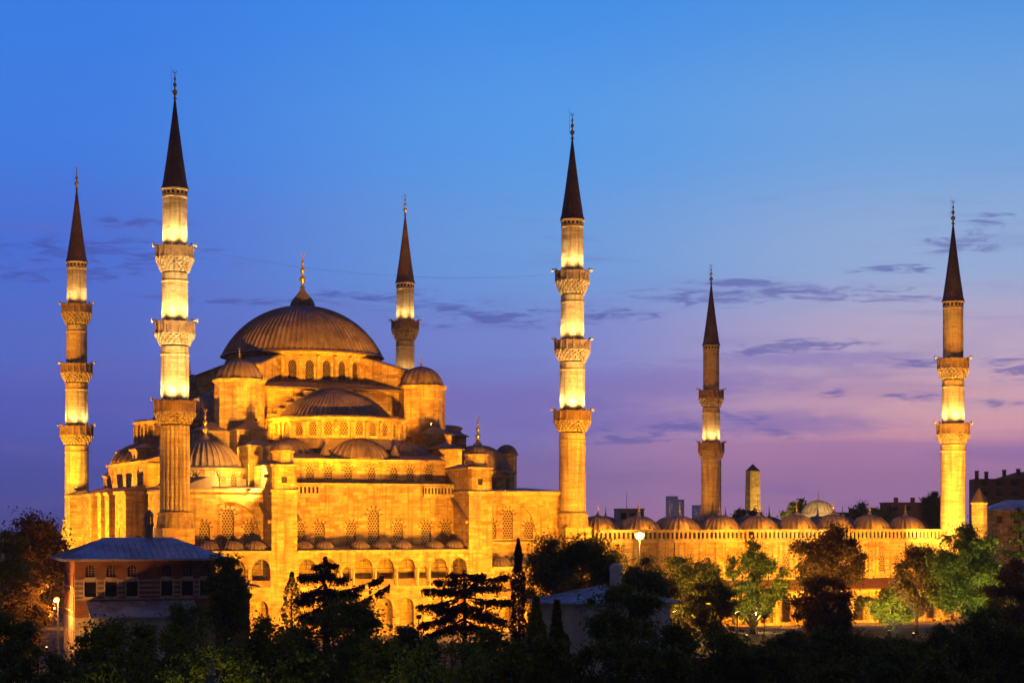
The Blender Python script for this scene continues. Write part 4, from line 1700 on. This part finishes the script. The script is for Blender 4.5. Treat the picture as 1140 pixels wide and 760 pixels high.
        mb.box(-hw - .2, hw + .2, -4.2, 5.1, zt + .002, zt + .25)
        w = mb.build("wall", BRICKR if nch else CONC, t)
        for op in ops:
            mb = MB()
            window(mb, P0, P1, op, .2, False)
            mb.build("window", [DARK, CONC, CONC], w)
        for i in range(nch):
            mb = MB()
            x = -hw + 2 * hw * (i + .6) / nch
            mb.box(x - .5, x + .5, -1, 0, zt + .25, zt + 1.6)
            mb.build("chimney", BRICKR, w)
        if not nch:
            mb = MB()
            mb.tube((-.6, 0, zt + .25), (-.6, 0, Z(548, Y)), .07, .04, 5)
            mb.build("aerial", BLACK, w)
    # glass towers far off
    for (pa, pb, pt, Y, lab, step) in ((742, 761, 552, 2600, "pair-stepped hazy blue office tower on the far horizon", True), (771, 783, 562, 2850, "shorter hazy blue tower half hidden by the dim minaret", False)):
        t = thing("skyscraper", lab, "skyscraper", (X((pa + pb) / 2, Y), Y, 0), R_(4))
        hw = (X(pb, Y) - X(pa, Y)) / 2
        zt = Z(pt, Y)
        mb = MB()
        if step:
            mb.box(-hw, .25 * hw, -8, 8, 0, zt)
            mb.box(.25 * hw + .01, hw, -7, 7, 0, zt - 5)
        else:
            mb.box(-hw, hw, -8, 8, 0, zt)
        b = mb.build("facade", GLASSB, t)
        mb = MB()
        rr = random.Random(3)
        for i in range(5):
            x = rr.uniform(-hw * .8, hw * .2)
            z = rr.uniform(zt - 24, zt - 6)
            mb.box(x, x + .8, -8.1, -8.02, z, z + .9)
        mb.build("window", LITWIN, b)


GLASSB = plain_mat("hazed_glass", (0.75, 0.75, 0.85, 1), 0.6)  # base colour lightened to stand in for haze on the far towers
far_things()


# ------------------------------------------------------------------ dusk haze
def haze():
    m = bpy.data.materials.new("dusk_air")
    m.use_nodes = True
    nt = m.node_tree
    nt.nodes.clear()
    out = nd(nt, "ShaderNodeOutputMaterial")
    pv = nd(nt, "ShaderNodeVolumePrincipled")
    pv.inputs["Color"].default_value = (0.80, 0.84, 0.95, 1)
    pv.inputs["Density"].default_value = 0.00012
    nt.links.new(pv.outputs[0], out.inputs["Volume"])
    mb = MB()
    mb.box(-3000, 3000, -3000, 3000, -1.0, 100)
    o = mb.build("haze", m)
    o["kind"] = "stuff"


haze()

# ------------------------------------------------------------------ trees
def leaf_object(name, pts, size, mat, parent, flat=0.0, droop=0.0):
    n = len(pts)
    pts = np.asarray(pts, dtype=np.float64)
    d = RNG.normal(size=(n, 3)); d /= np.linalg.norm(d, axis=1)[:, None]
    e = RNG.normal(size=(n, 3))
    if flat:
        d[:, 2] *= (1 - flat); e[:, 2] *= (1 - flat)
    if droop:
        d[:, 2] -= droop
    d /= np.linalg.norm(d, axis=1)[:, None]
    e -= d * (e * d).sum(1)[:, None]
    e /= np.linalg.norm(e, axis=1)[:, None]
    s = size * RNG.uniform(.6, 1.35, n)[:, None]
    a = pts - d * s * .5
    b = pts + e * s * .32
    c = pts + d * s * .5
    f = pts - e * s * .32
    vs = np.stack([a, b, c, f], 1).reshape(-1, 3)
    me = bpy.data.meshes.new(name)
    me.vertices.add(4 * n)
    me.vertices.foreach_set("co", vs.ravel())
    me.loops.add(4 * n)
    me.loops.foreach_set("vertex_index", np.arange(4 * n, dtype=np.int32))
    me.polygons.add(n)
    me.polygons.foreach_set("loop_start", np.arange(0, 4 * n, 4, dtype=np.int32))
    me.materials.append(mat)
    me.update(calc_edges=True)
    o = bpy.data.objects.new(name, me)
    COL.objects.link(o)
    o.parent = parent
    return o


def limb(mb, p, q, r0, r1, segs=3, wob=.06):
    p, q = Vector(p), Vector(q)
    L = (q - p).length
    prev = p
    for i in range(1, segs + 1):
        t = i / segs
        x = p.lerp(q, t)
        if i < segs:
            x += Vector((random.uniform(-1, 1), random.uniform(-1, 1), random.uniform(-.3, .6))) * L * wob
        mb.tube(prev, x, r0 + (r1 - r0) * (t - 1 / segs), r0 + (r1 - r0) * t, 6)
        prev = x


def broad_tree(label, px, top, hw, Y, mat, bottom=None, dens=1.0, leaf=.38, clumps=None, name="tree", squash=1.0, zb=None, open_=0.0):
    x = (px - 570) / 1923 * Y
    H = CAM_Z + (580 - top) / 1923 * Y
    rx = hw / 1923 * Y
    t = thing(name, label, "tree" if name == "tree" else "bush", (x, Y, 0), random.uniform(0, 6))
    z0 = max(.4, (CAM_Z + (580 - bottom) / 1923 * Y)) if bottom else max(.6, H - rx * 2.1)
    rz = (H - z0) / 2
    cz = (H + z0) / 2
    n = clumps or int(26 + rx * rz * 1.5)
    n = min(n, 130)
    C = []
    while len(C) < n:
        p = RNG.normal(size=3)
        p /= np.linalg.norm(p)
        r = RNG.uniform(.35, 1.0) ** .6
        p *= r
        wid = 1.0 - .25 * max(0, p[2])
        p = p * (1 + .16 * math.sin(3.1 * p[0] + 5 * p[2] + n))
        C.append((p[0] * rx * .93 * wid, p[1] * rx * .93 * squash * wid, cz + p[2] * rz * .9))
    C = np.array(C)
    per = int(np.clip((300 if mat is LEAF_D else 200) * dens * (rx * rx * rz) ** .33 / 3.2, 80, 620))
    allp = []
    cr = .34 * (rx * rx * rz) ** (1 / 3) * (1 - open_ * .3)
    for c in C:
        k = int(per * RNG.uniform(.5, 1.4))
        q = RNG.normal(size=(k, 3))
        q /= np.linalg.norm(q, axis=1)[:, None]
        q *= np.abs(RNG.normal(size=k) * .55 + .25)[:, None] * cr * RNG.uniform(.5, 1.2)
        q[:, 2] *= .72
        allp.append(c + q)
    P = np.concatenate(allp)
    P = P[P[:, 2] > .1]
    # a few stray sprigs break the outline
    leaf_object("crown", P, leaf, mat, t)
    mb = MB()
    tr = max(.12, rx * .07)
    fork = max(z0 * .9, .8)
    limb(mb, (0, 0, -.2), (random.uniform(-.2, .2), random.uniform(-.2, .2), fork), tr * 1.3, tr, 3, .03)
    for c in C[::max(1, n // 16)]:
        limb(mb, (0, 0, fork * .95), c, tr * .55, .03, 4, .08)
    mb.build("trunk", BARK, t, False)
    return t


def cypress(label, px, top, hw, Y, mat=None, lean=0, dens=1.0):
    x = (px - 570) / 1923 * Y
    H = CAM_Z + (580 - top) / 1923 * Y
    r = hw / 1923 * Y
    t = thing("cypress", label, "tree", (x, Y, 0), 0)
    n = int((2600 + 900 * r) * dens)
    u = RNG.uniform(0, 1, n)
    zz = .3 + (H - .3) * u
    prof = r * np.clip(np.minimum(1.0, (1.02 - u) * 2.2) ** .8, .03, 1) * (1 + .18 * np.sin(zz * 2.1 + RNG.uniform(0, 6)))
    a = RNG.uniform(0, 2 * PI, n)
    rr = prof * RNG.uniform(.25, 1.0, n) ** .5 * (1 + .12 * np.sin(a * 5 + zz))
    P = np.stack([rr * np.cos(a) + lean * u, rr * np.sin(a), zz], 1)
    leaf_object("crown", P, .36, mat or NEEDLE, t, 0, -.8)
    mb = MB()
    limb(mb, (0, 0, -.2), (lean * .8, 0, H * .85), max(.1, r * .16), .03, 4, .01)
    mb.build("trunk", BARK, t, False)
    return t


def cedar(label, px, top, hw, Y, tiers, bottom=720, mat=None, seed=1, lean=0.0):
    """flat-tiered cedar: horizontal limbs carrying pads of needles"""
    rnd = random.Random(seed)
    x = (px - 570) / 1923 * Y
    H = CAM_Z + (580 - top) / 1923 * Y
    Rm = hw / 1923 * Y
    zb = max(1.5, CAM_Z + (580 - bottom) / 1923 * Y)
    t = thing("cedar", label, "tree", (x, Y, 0), 0)
    mb = MB()
    limb(mb, (0, 0, -.2), (lean, 0, H - .2), .42, .07, 6, .015)
    P = []
    for i in range(tiers):
        f = (i + .5) / tiers
        z = zb + (H - zb) * f
        rad = Rm * (1.0 - .72 * f ** 1.3) * rnd.uniform(.75, 1.1)
        nb = rnd.choice((4, 5, 6))
        a0 = rnd.uniform(0, 6)
        for b in range(nb):
            a = a0 + 2 * PI * b / nb + rnd.uniform(-.3, .3)
            L = rad * rnd.uniform(.55, 1.05)
            rise = rnd.uniform(-.06, .16) * L
            s = Vector((lean * f, 0, z - .15 * L * .5))
            e = Vector((lean * f + L * math.cos(a), L * math.sin(a), z + rise))
            limb(mb, s, e, .14, .03, 4, .04)
            npad = int(60 + 130 * L)
            q = RNG.uniform(0.12, 1.05, npad) ** .8
            side = RNG.normal(size=npad) * (.30 + .22 * L * np.sin(np.clip(q, 0, 1) * 2.6) * .5)
            px_ = s.x + (e.x - s.x) * q - math.sin(a) * side
            py_ = s.y + (e.y - s.y) * q + math.cos(a) * side
            pz_ = s.z + (e.z - s.z) * q + RNG.normal(size=npad) * .14 - np.abs(side) * .12
            P.append(np.stack([px_, py_, pz_], 1))
            # hanging sprays
            m = npad // 3
            h = RNG.uniform(.2, 1, m)
            P.append(np.stack([s.x + (e.x - s.x) * h + RNG.normal(size=m) * .15, s.y + (e.y - s.y) * h + RNG.normal(size=m) * .15, s.z + (e.z - s.z) * h - RNG.uniform(.05, .75, m)], 1))
    k = 160
    P.append(np.stack([lean + RNG.normal(size=k) * .3, RNG.normal(size=k) * .3, H - RNG.uniform(-.2, 1.2, k)], 1))
    leaf_object("crown", np.concatenate(P), .34, mat or NEEDLE, t, .35)
    mb.build("trunk", BARK, t, False)
    return t


def limb_cedar(label, px, top, Y, limbs, bottom=720, mat=None, spray=.8):
    """open cedar built limb by limb: (start y, tip x, tip y, depth offset, pad width) read off the photograph"""
    def at(ax, ay, dy=0.0):
        return Vector(((ax - px) / 1923 * (Y + dy), dy, CAM_Z + (580 - ay) / 1923 * (Y + dy)))
    x = (px - 570) / 1923 * Y
    t = thing("cedar", label, "tree", (x, Y, 0), 0)
    mb = MB()
    H = at(px, top).z
    limb(mb, (0, 0, -.2), (0, 0, H), .42, .06, 6, .012)
    P = []
    for (ys, tx, ty, dy, wd) in limbs:
        s_, e_ = at(px, ys), at(tx, ty, dy)
        L = (e_ - s_).length
        mid = s_.lerp(e_, .55) + Vector((0, 0, -.05 * L))
        limb(mb, s_, mid, .13, .07, 2, .03)
        limb(mb, mid, e_, .07, .02, 2, .03)
        n = int(210 * L * (.5 + wd))
        q = RNG.uniform(.10, 1.03, n) ** .75
        off = RNG.normal(size=n) * wd * (.35 + .65 * np.sin(np.clip(q, 0, 1) * 2.7))
        d = (e_ - s_).normalized()
        sd = Vector((-d.y, d.x, 0)).normalized()
        base = np.outer(1 - q, np.array(s_)) + np.outer(q, np.array(e_))
        base[:, 2] -= .05 * L * np.sin(q * PI)
        base[:, 0] += sd.x * off; base[:, 1] += sd.y * off
        base[:, 2] += RNG.normal(size=n) * .10 - np.abs(RNG.normal(size=n)) * spray * .35
        lump = np.sin(q * L * 2.3 + ty) > -.9
        P.append(base[lump])
    k = 260
    zz = RNG.uniform(0, 2.6, k)
    P.append(np.stack([RNG.normal(size=k) * (.08 + .16 * zz), RNG.normal(size=k) * (.08 + .16 * zz), H + .2 - zz], 1))
    leaf_object("crown", np.concatenate(P), .27, mat or NEEDLE, t, .2, .3)
    mb.build("trunk", BARK, t, False)
    return t


def plant_trees():
    B = broad_tree
    # left edge, behind and beside the pavilion
    B("bronze-lit tree behind the pavilion at the left edge of the mosque", 42, 560, 40, 238, LEAF_B, 700, 1.0, .40)
    B("dark tree with sparse crown at the far left frame edge", 8, 590, 34, 215, LEAF_D, 720, .8, .36, open_=.6)
    B("brownish tree around the street lamp left of the pavilion", 28, 640, 36, 188, LEAF_B, 735, 1.0, .34)
    B("small dark tree at the bottom left corner", 6, 668, 34, 140, LEAF_D, 760, 1.0, .28)
    # foreground left
    B("dark round bush in the bottom left foreground", 58, 722, 58, 105, LEAF_D, 800, 1.0, .24)
    B("broad dark tree in front of the pavilion porch", 140, 690, 78, 122, LEAF_D, 790, 1.1, .26)
    B("dark tree covering the right corner of the pavilion", 251, 617, 31, 166, LEAF_D, 715, 1.2, .30)
    B("dim green tree just left below the pavilion corner tree", 210, 668, 40, 140, LEAF_G, 770, 1.0, .28)
    B("olive-green leafy tree lit faintly at the bottom left", 238, 702, 56, 92, LEAF_O, 800, 1.1, .22)
    B("large black domed tree below the gallery of the mosque", 375, 672, 88, 128, LEAF_D, 790, 1.3, .28)
    B("dark tree between the olive tree and the large black tree", 300, 690, 54, 120, LEAF_D, 790, 1.1, .26)
    B("very dark bushy tree in the bottom centre foreground", 420, 706, 60, 108, LEAF_D, 800, 1.1, .24)
    limb_cedar("spreading bare-limbed cedar silhouetted against the lit gallery", 362, 622, 172,
               [(628, 346, 629, 1, .35), (626, 377, 628, -1, .3), (640, 331, 641, 2, .45), (642, 388, 643, -2, .4), (650, 340, 662, -3, .6), (662, 424, 642, 1, .35),
                (655, 392, 660, 3, .6), (664, 330, 667, 2, .7), (668, 398, 676, -3, .8), (672, 334, 686, 0, .8), (684, 430, 652, 2, .15), (676, 352, 690, -4, .9), (680, 385, 694, 3, .9), (632, 362, 640, -4, .5), (650, 366, 665, 4, .7)], 712)
    cypress("slim lit conifer beside the left pier of the mosque", 325, 636, 13, 214, LEAF_O, 0, .32)
    limb_cedar("flat-topped dark cedar before the right pier of the mosque", 517, 637, 172,
               [(640, 500, 638, 1, .5), (640, 540, 639, -1, .5), (645, 485, 646, 2, .6), (645, 565, 640, -2, .4), (652, 474, 656, -2, .7), (650, 553, 652, 3, .7), (655, 512, 656, -4, .8),
                (664, 466, 674, 1, .8), (664, 566, 668, -2, .7), (670, 490, 679, 4, .9), (670, 545, 684, -4, .9), (678, 470, 694, -2, .8), (680, 560, 690, 2, .9), (688, 478, 706, 2, .9), (690, 548, 703, 0, .9), (690, 515, 700, -4, 1.0)], 712)
    cypress("narrow dark cypress standing against the right bay wall", 577, 599, 9, 212)
    B("dim olive tree at the bottom centre", 486, 704, 66, 98, LEAF_G, 800, 1.1, .23)
    B("dark low tree filling the bottom between cypress pair and olive tree", 556, 690, 50, 118, LEAF_D, 790, 1.1, .26)
    # centre
    B("round dark tree under the minaret at the courtyard corner", 643, 594, 60, 228, LEAF_D, 690, 1.3, .40)
    B("dark tree in shadow below the bright floodlight", 712, 622, 40, 222, LEAF_D, 690, 1.2, .36)
    cypress("reddish black cypress left of the blue-roofed tomb", 597, 664, 18, 118, LEAF_D)
    cypress("second black cypress in front of the tomb wall", 620, 668, 14, 122, LEAF_D)
    B("dull green tree hiding the middle of the blue tomb roof", 690, 640, 47, 142, LEAF_G, 740, 1.5, .28)
    B("wide dark tree at the bottom right of centre", 768, 684, 76, 114, LEAF_D, 800, 1.2, .26)
    B("low dark bush in front of the tomb", 668, 705, 50, 110, LEAF_D, 800, 1.1, .25)
    # along the courtyard
    B("gold-lit leafy tree right of the bright floodlight", 770, 612, 36, 266, LEAF_O, 710, .8, .42, open_=.5)
    B("half-dark tree between the gold-lit tree and the courtyard arcade", 790, 642, 30, 236, LEAF_D, 710, .9, .38, open_=.3)
    B("tall open green tree before the courtyard wall with glowing gaps", 838, 600, 42, 262, LEAF_G, 700, .75, .42, open_=.8)
    B("big bronze tree covering the middle of the courtyard wall", 926, 585, 44, 256, LEAF_B, 662, 1.25, .42)
    B("dark bronze lower tree in front of the big bronze tree", 916, 640, 42, 222, LEAF_B, 745, 1.1, .38)
    B("bright green tree lit from below at the courtyard arcade", 994, 650, 36, 270, LEAF_O, 708, .9, .40, open_=.4)
    B("brown slender tree right of the two grille windows", 1020, 600, 27, 262, LEAF_B, 680, 1.1, .40)
    B("broad green tree at the foot of the rightmost minaret", 1080, 590, 46, 256, LEAF_G, 688, 1.2, .42)
    cedar("yellow-lit conifer with drooping branches at the right edge", 1134, 566, 26, 258, 8, 680, LEAF_O, seed=5)
    B("dim brown tree at the right frame edge below the conifer", 1128, 625, 34, 240, LEAF_B, 720, 1.0, .38)
    # foreground right
    B("black sloping mass of tree in the bottom right corner", 1110, 672, 62, 138, LEAF_D, 790, 1.3, .28)
    B("dark tree left of the black corner tree", 1050, 690, 56, 132, LEAF_D, 790, 1.2, .27)
    B("dark upright tree at the bottom below the bronze trees", 930, 688, 50, 136, LEAF_D, 790, 1.1, .27)
    B("dark bush between the upright tree and the corner mass", 990, 712, 50, 125, LEAF_D, 800, 1.1, .26)
    B("low dark bush at the bottom right of the wide dark tree", 862, 722, 48, 112, LEAF_D, 800, 1.0, .25)
    for (px, top, hw, Y, m, lab) in (
            (320, 722, 46, 100, LEAF_D, "low dark bush under the large black tree at the bottom edge"),
            (610, 706, 36, 104, LEAF_D, "low dark bush at the feet of the black cypress pair"),
            (820, 705, 46, 150, LEAF_D, "dark bush before the half-dark tree and lantern"),
            (880, 700, 42, 168, LEAF_D, "dark shrub between lantern and lower bronze tree"),
            (965, 706, 48, 165, LEAF_D, "dark shrub below the bright green tree"),
            (1010, 708, 46, 172, LEAF_D, "dark shrub at the foot of the brown slender tree"),
            (745, 722, 40, 104, LEAF_D, "low dark bush at the lower edge of the wide dark tree"),
            (925, 728, 46, 104, LEAF_D, "dark bush at the bottom edge below the upright tree"),
            (1040, 722, 50, 106, LEAF_D, "dark bush at the bottom edge near the corner mass"),
            (455, 690, 30, 180, LEAF_D, "dark shrub at the foot of the lit gallery beside the flat-topped cedar"),
            (700, 728, 40, 100, LEAF_D, "lowest dark bush under the dull green tree"),
            (100, 735, 50, 96, LEAF_D, "low dark bush at the bottom left beside the round bush")):
        B(lab, px, top, hw, Y, m, 840, 1.2, .24 + .0006 * Y)
    # skyline
    B("small dark skyline tree between obelisk and domed tomb", 889, 556, 17, 430, LEAF_D, 590, 1.0, .55)
    B("low skyline tree cluster at the foot of the obelisk", 832, 566, 24, 415, LEAF_D, 592, 1.0, .55)
    B("dark skyline tree left of the rightmost minaret", 1040, 546, 15, 440, LEAF_D, 590, 1.0, .55)
    B("dark skyline tree above the long terrace", 965, 562, 26, 470, LEAF_D, 592, 1.0, .55)


plant_trees()


# ------------------------------------------------------------------ lamps
def floodlight(label, loc, target, power, color=AMBER, angle=75, post=True, group=None, size=.42, soft=.3, blend=.5):
    loc = Vector(loc)
    tg = Vector(target)
    d = (tg - loc).normalized()
    t = thing("floodlight", label, "floodlight", (loc.x, loc.y, 0 if post else loc.z), 0, group)
    z = loc.z if post else 0.0
    if post:
        mb = MB()
        mb.tube((0, 0, -.1), (0, 0, z - .3), .07, .06, 8)
        mb.tube((0, 0, 0), (0, 0, .12), .22, .2, 8)
        mb.tube((-.3, 0, z - .3), (.3, 0, z - .3), .035, .035, 6)
        mb.build("post", BLACK, t)
    mb = MB()
    c = Vector((0, 0, z))
    up = Vector((0, 0, 1))
    mb.obox(tuple(c - d * .12), d, up, .26, size * 1.4, size)
    for k in range(4):
        mb.obox(tuple(c - d * (.28 + .0 * k) + Vector((0, 0, (k - 1.5) * size * .22))), d, up, .1, size * 1.2, .03)
    mb.build("housing", BLACK, t)
    mb = MB()
    mb.obox(tuple(c + d * .025), d, up, .03, size * 1.25, size * .86)
    mb.build("lens", LENS, t)
    spot("flood_lamp", tuple(loc + d * .12), target, power, color, angle, blend, soft)
    return t


FL_G = "floodlights standing in the garden in front of the mosque"
FL_L = "black floodlight on a post among the trees before the mosque front"


def lights():
    # garden floods washing the front
    K = 1.12e5
    for (u, v, z, tu, tv, tz, p, ang) in (
            (10, -30, 4.5, 9, 2, 15, .62, 85),
            (24, -34, 4.5, 24, 2, 16, .74, 90),
            (40, -34, 4.5, 38, 2, 16, .74, 90),
            (56, -30, 4.5, 55, 1, 15, .72, 85),
            (17, -62, 5.5, 33, 26, 49, 5.6, 25),
            (8, -61, 5.5, 22, 26, 48, 4.8, 25)):
        floodlight(FL_L, W(u, v, z), W(tu, tv, tz), p * K, AMBER, ang, True, FL_G)
    # left flank
    floodlight("black floodlight on a post lighting the left flank wall of the mosque", W(-25, 34, 4.5), W(0, 32, 20), 2.3 * K, AMBER, 110, True)
    floodlight("black floodlight at the foot of the far left minaret", W(-14, 58, 3.0), W(0, 72.6, 20), 1.0 * K, (1, .50, .03), 80, True)
    floodlight("small floodlight on the flank roof at the foot of the far left minaret", W(-1.4, 66, 22.9), W(0, 72.6, 31), 5500, (1, .48, .03), 100, False, size=.3)
    floodlight("added pale narrow-beam floodlight trained on the upper sections of the tallest minaret", W(0.5, -49, 4.5), W(0, 0, 49), 4.2 * K, GOLD, 17, True, blend=.7)  # added beam making up for the balcony lamps' falloff
    floodlight("added pale narrow-beam floodlight trained on the upper sections of the courtyard corner minaret", W(66, -52, 4.5), W(64, 0, 49), 2.6 * K, GOLD, 17, True, blend=.7)  # added beam lifting the upper shaft sections
    # foot of right-hand minarets
    floodlight("black floodlight at the foot of the rightmost minaret", W(126, -18, 3.5), W(137, -4, 24), 1.5 * K, (1, .48, .045), 60, True)
    floodlight("black floodlight at the foot of the minaret by the courtyard corner", W(70, -22, 3.5), W(64, 0, 30), .8 * K, AMBER, 60, True)
    # roof floods
    floodlight("glaring small floodlight fixed to the flank of the left roof pavilion", W(12.7, -2.6, 23.6), W(5, 12, 25.2), 30000, (1, .5, .08), 125, False, size=.55)
    floodlight("small floodlight on the left roof edge aimed at the left weight tower", W(11.0, -.2, 21.75), W(15, 20, 36), 36000, AMBER, 60, False, size=.34)
    floodlight("small floodlight on the right roof edge aimed at the right weight tower", W(52.5, .2, 21.8), W(46.5, 20, 36), 40000, AMBER, 60, False, size=.34)
    floodlight("added small floodlight on the left stepped roof raking the front half dome", W(16.4, 14.2, 32.75), W(33, 22, 38), 12000, AMBER, 110, False, size=.3)  # added to rake light over the steps and seams
    floodlight("added small floodlight on the right stepped roof raking the front half dome", W(45.6, 14.2, 32.75), W(28, 22, 38), 7000, AMBER, 110, False, size=.3)  # weaker lamp added from the other side
    floodlight("small floodlight on the roof between corner dome and half dome", W(16.5, 6.0, 26.9), W(27, 9, 29), 1800, AMBER, 120, False, size=.3)
    floodlight("small floodlight on the flank roof aimed at the left half dome", W(1.5, 15, 22.6), W(12, 32, 31), 16000, AMBER, 90, False, size=.34)
    # narrow beams added to brighten the minaret shafts and balconies
    for (lab, u, v, mu, mv, h, p) in (("added narrow-beam floodlight aimed up the tallest minaret", -14, -44, 0, 0, 44, 1.3), ("added narrow-beam floodlight aimed up the far left minaret", -41, 41, 0, 72.6, 40, 2.6),
                                      ("added narrow-beam floodlight aimed up the minaret at the courtyard corner", 72, -36, 64, 0, 44, 1.9), ("added narrow-beam floodlight aimed up the rightmost minaret", 122, -40, 137, -3.6, 38, 1.9)):
        floodlight(lab, W(u, v, 4.0), W(mu, mv, h), p * K, AMBER, 34, True, blend=.8)
    floodlight("added narrow-beam floodlight on the portico roof aimed up the dim far minaret", W(112, 58, 15.8), W(137, 76.8, 36), .36 * K, AMBER, 60, False, size=.3)  # added to brighten the far courtyard shaft
    floodlight("added narrow-beam floodlight on the hall roof aimed at the minaret behind the dome", W(60, 52, 22), W(64, 72.6, 48), .2 * K, AMBER, 60, False, size=.3)  # added to brighten the shaft behind the dome
    # courtyard
    for i, (u, p) in enumerate(((78, .34), (96, .37), (112, .37), (126, .33))):
        floodlight(["black floodlight before the first bays of the courtyard arcade", "black floodlight before the middle of the courtyard arcade", "black floodlight before the arcade behind the big bronze tree", "black floodlight before the last bays of the courtyard arcade"][i],
                   W(u, -22, 3.0), W(u, -3, 10), p * K, AMBER, 100, True)
    for i in range(9):  # parapet lamps added to light the dome fronts
        u = 66 + 69 / 9 * (i + .5) - 1.2
        floodlight("added small floodlight on the parapet in front of a courtyard dome", W(u, -3.12, 16.0), W(u + 1.0, 2, 17.6), 1300, AMBER, 130, False, "added floodlights on the courtyard parapet", .2)
    floodlight("small floodlight on the portico roof aimed at the dim far minaret", W(129, 70, 15.6), W(137, 76.8, 27), 9000, (1, .5, .08), 80, False, size=.3)
    for (px, Y, zl, lab) in ((836, 272, 15.2, "added hidden flood mast behind the tall open green tree"), (926, 270, 16.4, "added hidden flood mast behind the big bronze tree"), (1076, 274, 15.8, "added hidden flood mast behind the broad green tree")):
        x = (px - 570) / 1923 * Y  # masts added out of sight to spread light over the domes
        floodlight(lab, (x, Y, zl), (x - 1, Y + 26, 16.5), 15000, AMBER, 140, True, size=.5, soft=.4)
    # tall mast with the glaring lamp beside the courtyard parapet
    Y = 246
    x = (712 - 570) / 1923 * Y
    zl = CAM_Z - 15 / 1923 * Y
    t = thing("lamp_mast", "tall mast with glaring amber lamp in front of the courtyard parapet", "lamp post", (x, Y, 0))
    mb = MB()
    mb.tube((0, 0, -.1), (0, 0, zl - .2), .14, .08, 8)
    mb.tube((0, 0, 0), (0, 0, .5), .28, .2, 8)
    mb.tube((-.5, 0, zl - .25), (.5, 0, zl - .25), .05, .05, 6)
    mb.build("post", BLACK, t)
    mb = MB()
    mb.lathe(0, 0, [(.12, zl - .22), (.42, zl + .1), (.44, zl + .38), (.1, zl + .5)], 10, 0, False)
    mb.build("housing", BLACK, t)
    mb = MB()
    mb.lathe(0, -.1, [(.02, zl - .75), (.45, zl - .55), (.66, zl - .1), (.66, zl + .2), (.1, zl + .3)], 12)
    mb.build("lens", emit_mat("mast_lens", (1, .42, .05, 1), 16), t)
    point("mast_lamp", (x, Y - .9, zl - .1), 34000, (1, .5, .06), .3)
    # street lamp left of the pavilion
    Y = 190.0
    x = (64.5 - 570) / 1923 * Y
    zl = CAM_Z - 87 / 1923 * Y
    t = thing("street_lamp", "street lamp glowing orange at the left wall of the pavilion", "street lamp", (x, Y, 0))
    mb = MB()
    mb.tube((0, 0, 0), (0, 0, zl + .2), .09, .06, 8)
    mb.tube((0, 0, zl + .2), (-.02, -.5, zl + .34), .04, .04, 6)
    mb.build("post", BLACK, t)
    mb = MB()
    mb.lathe(0, -.5, [(.05, zl - .3), (.28, zl - .2), (.34, zl), (.28, zl + .2), (.05, zl + .3)], 10)
    mb.build("lens", emit_mat("street_lens", (1, .25, .02, 1), 3.2), t)
    point("street_lamp_light", (x, Y - .85, zl - .3), 5000, (1, .38, .05), .2)
    # small lantern seen through the courtyard trees
    Y = 263
    x = (843 - 570) / 1923 * Y
    zl = CAM_Z - 103 / 1923 * Y
    t = thing("garden_lantern", "small glowing lantern on a post before the courtyard arcade", "lantern", (x, Y, 0))
    mb = MB()
    mb.tube((0, 0, 0), (0, 0, zl - .25), .07, .05, 8)
    mb.lathe(0, 0, [(.3, zl + .25), (.22, zl + .4), (.03, zl + .55)], 8, 0, False)
    mb.build("post", BLACK, t)
    mb = MB()
    mb.lathe(0, 0, [(.12, zl - .25), (.24, zl - .1), (.26, zl + .24)], 8)
    mb.build("lens", LENSW, t)
    point("lantern_light", (x, Y - .6, zl), 2500, (1, .62, .14), .2)
    # up-lights under trees
    for (px, Y, p, col, lab, tpx, tz) in ((985, 262, 3800, (.95, .95, .35), "ground spotlight shining up into the bright green tree", 995, 7),
                                           (1060, 246, 3000, (.9, .85, .3), "ground spotlight shining up into the broad green tree", 1075, 9),
                                           (1128, 248, 4200, (1, .8, .25), "ground spotlight under the yellow-lit conifer", 1134, 13),
                                           (772, 255, 5200, (1, .62, .1), "ground spotlight under the gold-lit tree", 772, 9),
                                           (905, 250, 8000, (1, .5, .08), "added ground spotlight under the big bronze tree", 926, 10),  # added to brighten the bronze crown
                                           (1012, 256, 3000, (1, .5, .08), "added ground spotlight under the brown slender tree", 1020, 9),  # added to brighten the brown crown
                                           (58, 228, 3000, (1, .42, .05), "added ground spotlight under the bronze-lit tree by the pavilion", 44, 12),  # added because the crown came out dark
                                           (25, 178, 3200, (1, .42, .06), "ground spotlight under the brownish tree at the left edge", 30, 9),
                                           (225, 84, 900, (.95, .9, .35), "ground spotlight before the olive tree at the bottom left", 238, 7),
                                           (828, 252, 3600, (1, .7, .15), "ground spotlight under the tall open green tree", 838, 9)):
        x = (px - 570) / 1923 * Y
        tx = (tpx - 570) / 1923 * (Y + 6)
        floodlight(lab, (x, Y - 3, .55), (tx, Y + 6, tz), p * 4, col, 90, True, size=.3)


lights()
